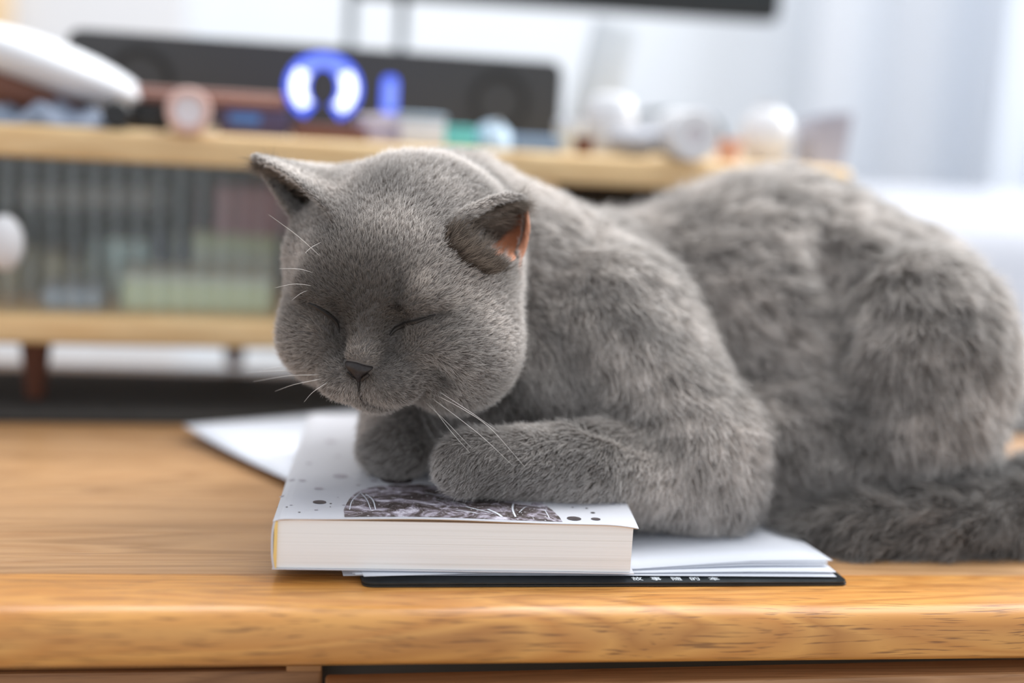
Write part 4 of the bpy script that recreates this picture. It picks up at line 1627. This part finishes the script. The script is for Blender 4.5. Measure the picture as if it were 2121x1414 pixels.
# whiskers
M_whisk = mat('whisker_white', (0.85, 0.82, 0.78), 0.3)
WH = [([(866, 838), (884, 884), (902, 917)], .560, .552), ([(874, 832), (905, 884), (934, 929)], .560, .548), ([(884, 826), (930, 888), (973, 937)], .560, .545),
      ([(886, 818), (948, 864), (1003, 908), (1060, 962)], .562, .550), ([(900, 816), (960, 848), (1017, 888), (1088, 968)], .562, .548), ([(905, 808), (970, 850), (1033, 894)], .563, .552),
      ([(870, 822), (925, 874), (975, 926)], .560, .547), ([(655, 770), (590, 768), (508, 772)], .575, .60), ([(662, 776), (600, 778), (525, 790)], .573, .59),
      ([(668, 784), (610, 796), (570, 810)], .57, .585), ([(680, 790), (648, 812), (630, 832)], .568, .575), ([(648, 764), (600, 758), (545, 766)], .577, .605),
      ([(668, 535), (616, 488), (556, 444)], .583, .575), ([(652, 566), (620, 557), (578, 556)], .585, .580), ([(650, 592), (610, 588), (568, 596)], .585, .580),
      ([(668, 500), (645, 512), (632, 524)], .583, .575), ([(640, 600), (622, 608), (604, 622)], .585, .582)]
for pts, za, zb in WH:
    sp = spline([(a, b, 0) for a, b in pts], 8)
    h0 = hit(pts[0][0], pts[0][1], -0.001)
    z0 = float((h0 - CAM) @ FWD) if h0 is not None else za
    n = len(sp)
    P3 = [P(q[0], q[1], z0 + (zb - za) * (i / (n - 1)) - 0.006 * sin(pi * min(1, 2 * i / (n - 1)) / 2)) - CAT0 for i, q in enumerate(sp)]
    build('whisker', tube(P3, [0.00012 * (1 - 0.75 * i / (n - 1)) for i in range(n)], 5), M_whisk, cat)


# ------------------------------------------------------------------ the coat: one hair object
def wave_noise(p, seed, freq, n=7):
    r = np.random.default_rng(seed)
    out = np.zeros((len(p), 3))
    for _ in range(n):
        k = r.normal(size=3)
        k *= freq * r.uniform(0.6, 1.6) / np.linalg.norm(k)
        out += np.sin(p @ k + r.uniform(0, 6.28))[:, None] * r.normal(size=3)[None]
    return out / sqrt(n)


def in_poly(x, y, poly):
    c = np.zeros(len(x), bool)
    j = len(poly) - 1
    for i in range(len(poly)):
        xi, yi = poly[i]
        xj, yj = poly[j]
        c ^= ((yi > y) != (yj > y)) & (x < (xj - xi) * (y - yi) / (yj - yi + 1e-9) + xi)
        j = i
    return c


SPOTS = [(820, 632, 0.0026, 0.18), (822, 610, 0.0022, 0.40), (824, 590, 0.0020, 0.6), (870, 588, 0.0055, 1.9), (745, 716, 0.0055, 2.0), (762, 735, 0.0040, 1.4), (728, 720, 0.0035, 1.3),  # fur marks and parting; also painted nose and cheek light, crease shade
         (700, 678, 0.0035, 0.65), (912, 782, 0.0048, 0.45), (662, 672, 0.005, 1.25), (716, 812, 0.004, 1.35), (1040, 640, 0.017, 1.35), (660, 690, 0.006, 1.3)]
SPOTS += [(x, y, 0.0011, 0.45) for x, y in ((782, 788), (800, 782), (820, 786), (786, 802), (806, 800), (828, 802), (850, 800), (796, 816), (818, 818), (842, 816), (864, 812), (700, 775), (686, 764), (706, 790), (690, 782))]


def grow(n_head, n_body):
    T = np.concatenate([FACE[:, [0, 1, 2]], FACE[:, [0, 2, 3]]])
    a, b, c = VERT[T[:, 0]], VERT[T[:, 1]], VERT[T[:, 2]]
    cr = np.cross(b - a, c - a)
    ar = 0.5 * np.linalg.norm(cr, axis=1)
    nrm = cr / (2 * ar[:, None] + 1e-15)
    ctr_ = (a + b + c) / 3
    face_cam = ((CAM - ctr_) * nrm).sum(1) / np.linalg.norm(CAM - ctr_, axis=1)
    vis = np.where(face_cam > -0.25, 1.0, 0.35)
    under = np.where((nrm[:, 2] < -0.9) & (ctr_[:, 2] < rest_z(ctr_) + 0.002), 0.0, 1.0)
    hd = FINEH[T].mean(1)
    roots, tri = [], []
    for cnt_, wt in ((n_head, ar * hd * vis * under), (n_body, ar * (1 - hd) * vis * under)):
        idx = RNG.choice(len(T), cnt_, p=wt / wt.sum())
        r1, r2 = np.sqrt(RNG.random(cnt_)), RNG.random(cnt_)
        w_ = np.stack([1 - r1, r1 * (1 - r2), r1 * r2], 1)
        roots.append(w_)
        tri.append(idx)
    w_ = np.concatenate(roots)
    tri = np.concatenate(tri)
    tv = T[tri]

    def itp(A):
        A = np.asarray(A)
        return (A[tv] * (w_[..., None] if A.ndim > 1 else w_)).sum(1)
    VN = np.zeros_like(VERT)
    for k in range(3):
        np.add.at(VN, T[:, k], cr)
    VN /= np.linalg.norm(VN, axis=1, keepdims=True) + 1e-15
    p, nn_, fl_ = itp(VERT), itp(VN), itp(FLOW)
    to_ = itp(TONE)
    L_, fh_, ei_, ba_ = itp(LEN), itp(FINEH), itp(earin), itp(bare)
    nn_ /= np.linalg.norm(nn_, axis=1, keepdims=True) + 1e-12
    keep = (ba_ < 0.35) | (RNG.random(len(p)) < 0.004)
    rel = p - CAM
    zc = rel @ FWD
    sx, sy = CX + F_PX * (rel @ RT) / zc, CY - F_PX * (rel @ UP) / zc
    front = (nn_ * -rel).sum(1) > 0
    keep &= ~(front & in_poly(sx, sy, NOSE_PX) & (zc < 0.6))
    dark = np.zeros(len(p))
    for q, rad in LINES:
        d = np.full(len(p), 1.0)
        m = np.linalg.norm(p - q.mean(0), axis=1) < 0.03
        dd = np.min(np.linalg.norm(p[m][:, None] - q[None], axis=2), 1)
        d[m] = dd
        keep &= d > rad * 0.7
        dark = np.maximum(dark, np.exp(-(d / 0.0028) ** 2) * (rad > 0.001))
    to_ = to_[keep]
    p, nn_, fl_, L_, fh_, ei_, dark = p[keep], nn_[keep], fl_[keep], L_[keep], fh_[keep], ei_[keep], dark[keep]
    n = len(p)
    fl_ = fl_ + 0.20 * np.linalg.norm(fl_, axis=1, keepdims=True) * wave_noise(p, 3, 230, 14)
    fl_ -= nn_ * (fl_ * nn_).sum(1, keepdims=True)
    fl_ /= np.linalg.norm(fl_, axis=1, keepdims=True) + 1e-9
    tuft = wave_noise(p, 5, 640, 16) * (1 - fh_)[:, None] + wave_noise(p, 6, 1500) * fh_[:, None] * 0.6
    big = wave_noise(p, 8, 180)
    L_ = L_ * RNG.uniform(0.7, 1.15, n) * (1 + 0.07 * big[:, 0]) * (1 - 0.72 * dark)
    inear = ei_ > 0.5
    L_ = np.where(inear, RNG.uniform(0.003, 0.0105, n), L_)
    lift = np.where(fh_ > 0.6, 0.60, 0.55) * RNG.uniform(0.8, 1.2, n)
    lift = np.where(inear, 0.55, lift)
    jit = RNG.normal(size=(n, 3)) * 0.22
    K = 5
    pts = np.zeros((n, K, 3))
    d1 = fl_ * (1 - lift)[:, None] + nn_ * lift[:, None]
    d2 = fl_ * 0.5 - nn_ * 0.18 + tuft * (0.26 + 0.07 * (1 - fh_))[:, None] + jit + np.array([0, 0, -0.12])
    for k in range(K):
        t = k / (K - 1)
        pts[:, k] = p - nn_ * 0.0006 * (k == 0) + L_[:, None] * (d1 * t + d2 * t * t * 0.75)
    # hair lies on what is below, it does not sink in
    fz = pts.reshape(-1, 3)
    rz = rest_z(fz) - 0.0008
    fz[:, 2] = np.maximum(fz[:, 2], np.where(rz > 0.02, np.where(fz[:, 2] > 0.0225, BZ1 + 0.0003, fz[:, 2]), np.where(rz > 0.005, 0.0068, 0.0004)))
    rad0 = np.where(fh_ > 0.6, 0.000047, 0.000090)
    rad0 = rad0 + (0.00002 * (1 - fh_))
    rads = rad0[:, None] * np.array([1.0, 1.0, 0.9, 0.7, 0.25])[None]
    # pigment with painted light and shade: silver-tipped grey, browner on the face and legs, faint ghost bands
    tint = 1.0 + 0.13 * big[:, 1] + 0.05 * tuft[:, 2] + 0.10 * RNG.normal(size=n)
    crown = np.clip((hloc(p)[:, 2] - 3.6) / 2.4, 0, 1) * (fh_ > 0.5)  # lighter crown: top light painted into the fur colour
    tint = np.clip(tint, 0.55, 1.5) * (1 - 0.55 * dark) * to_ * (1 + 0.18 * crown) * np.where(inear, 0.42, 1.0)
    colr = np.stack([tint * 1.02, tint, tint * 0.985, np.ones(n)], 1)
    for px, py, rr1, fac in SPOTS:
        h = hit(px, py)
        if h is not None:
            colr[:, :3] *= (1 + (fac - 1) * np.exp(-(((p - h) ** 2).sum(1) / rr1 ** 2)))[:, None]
    hl = hloc(p)
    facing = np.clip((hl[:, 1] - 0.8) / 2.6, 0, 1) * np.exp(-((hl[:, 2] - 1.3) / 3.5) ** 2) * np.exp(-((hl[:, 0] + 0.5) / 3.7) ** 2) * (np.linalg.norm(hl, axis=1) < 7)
    colr[:, :3] *= (1 - 0.66 * facing)[:, None] * np.array([1.0, 0.95, 0.90]) ** facing[:, None]  # darkens the face: brownish fur with shade painted in
    brown = np.clip(np.where(inear, 0.9, 0.0) + 0.25 * RNG.random(n), 0, 1)
    colr[:, 0] *= 1 - 0.28 * brown
    colr[:, 1] *= 1 - 0.40 * brown
    colr[:, 2] *= 1 - 0.50 * brown
    return pts - CAT0, rads, colr


M_fur = bpy.data.materials.new('grey_fur')
M_fur.use_nodes = True
fb = M_fur.node_tree.nodes['Principled BSDF']
fb.inputs['Roughness'].default_value = 0.5
fb.inputs['Specular IOR Level'].default_value = 0.3
hi_ = nd(M_fur, 'ShaderNodeHairInfo')
cr_ = ramp(M_fur, hi_.outputs['Intercept'], [(0.0, (0.085, 0.068, 0.058)), (0.35, (0.268, 0.243, 0.224)), (0.7, (0.61, 0.59, 0.57)), (1.0, (0.92, 0.915, 0.91))])
fa = nd(M_fur, 'ShaderNodeAttribute', attribute_name='tint')
fm = nd(M_fur, 'ShaderNodeMix', data_type='RGBA', blend_type='MULTIPLY')
fm.inputs['Factor'].default_value = 1.0
lk(M_fur, cr_.outputs['Color'], fm.inputs[6])
lk(M_fur, fa.outputs['Color'], fm.inputs[7])
lk(M_fur, fm.outputs[2], fb.inputs['Base Color'])
ft = nd(M_fur, 'ShaderNodeBsdfTranslucent')
lk(M_fur, fm.outputs[2], ft.inputs['Color'])
fx = nd(M_fur, 'ShaderNodeMixShader')
fx.inputs[0].default_value = 0.38
lk(M_fur, fb.outputs[0], fx.inputs[1])
lk(M_fur, ft.outputs[0], fx.inputs[2])
lk(M_fur, fx.outputs[0], M_fur.node_tree.nodes['Material Output'].inputs['Surface'])
if not NOFUR:
    pts, rads, colr = grow(240000, 210000)
    hc = bpy.data.hair_curves.new('fur')
    hc.add_curves([pts.shape[1]] * len(pts))
    hc.attributes['position'].data.foreach_set('vector', pts.reshape(-1).astype(np.float32))
    ra_ = hc.attributes.get('radius') or hc.attributes.new('radius', 'FLOAT', 'POINT')
    ra_.data.foreach_set('value', rads.reshape(-1).astype(np.float32))
    ta = hc.attributes.new('tint', 'FLOAT_COLOR', 'CURVE')
    ta.data.foreach_set('color', colr.reshape(-1).astype(np.float32))
    hc.materials.append(M_fur)
    fur = bpy.data.objects.new('fur', hc)
    COL.objects.link(fur)
    fur.parent = cat
    tag(fur, kind='stuff')
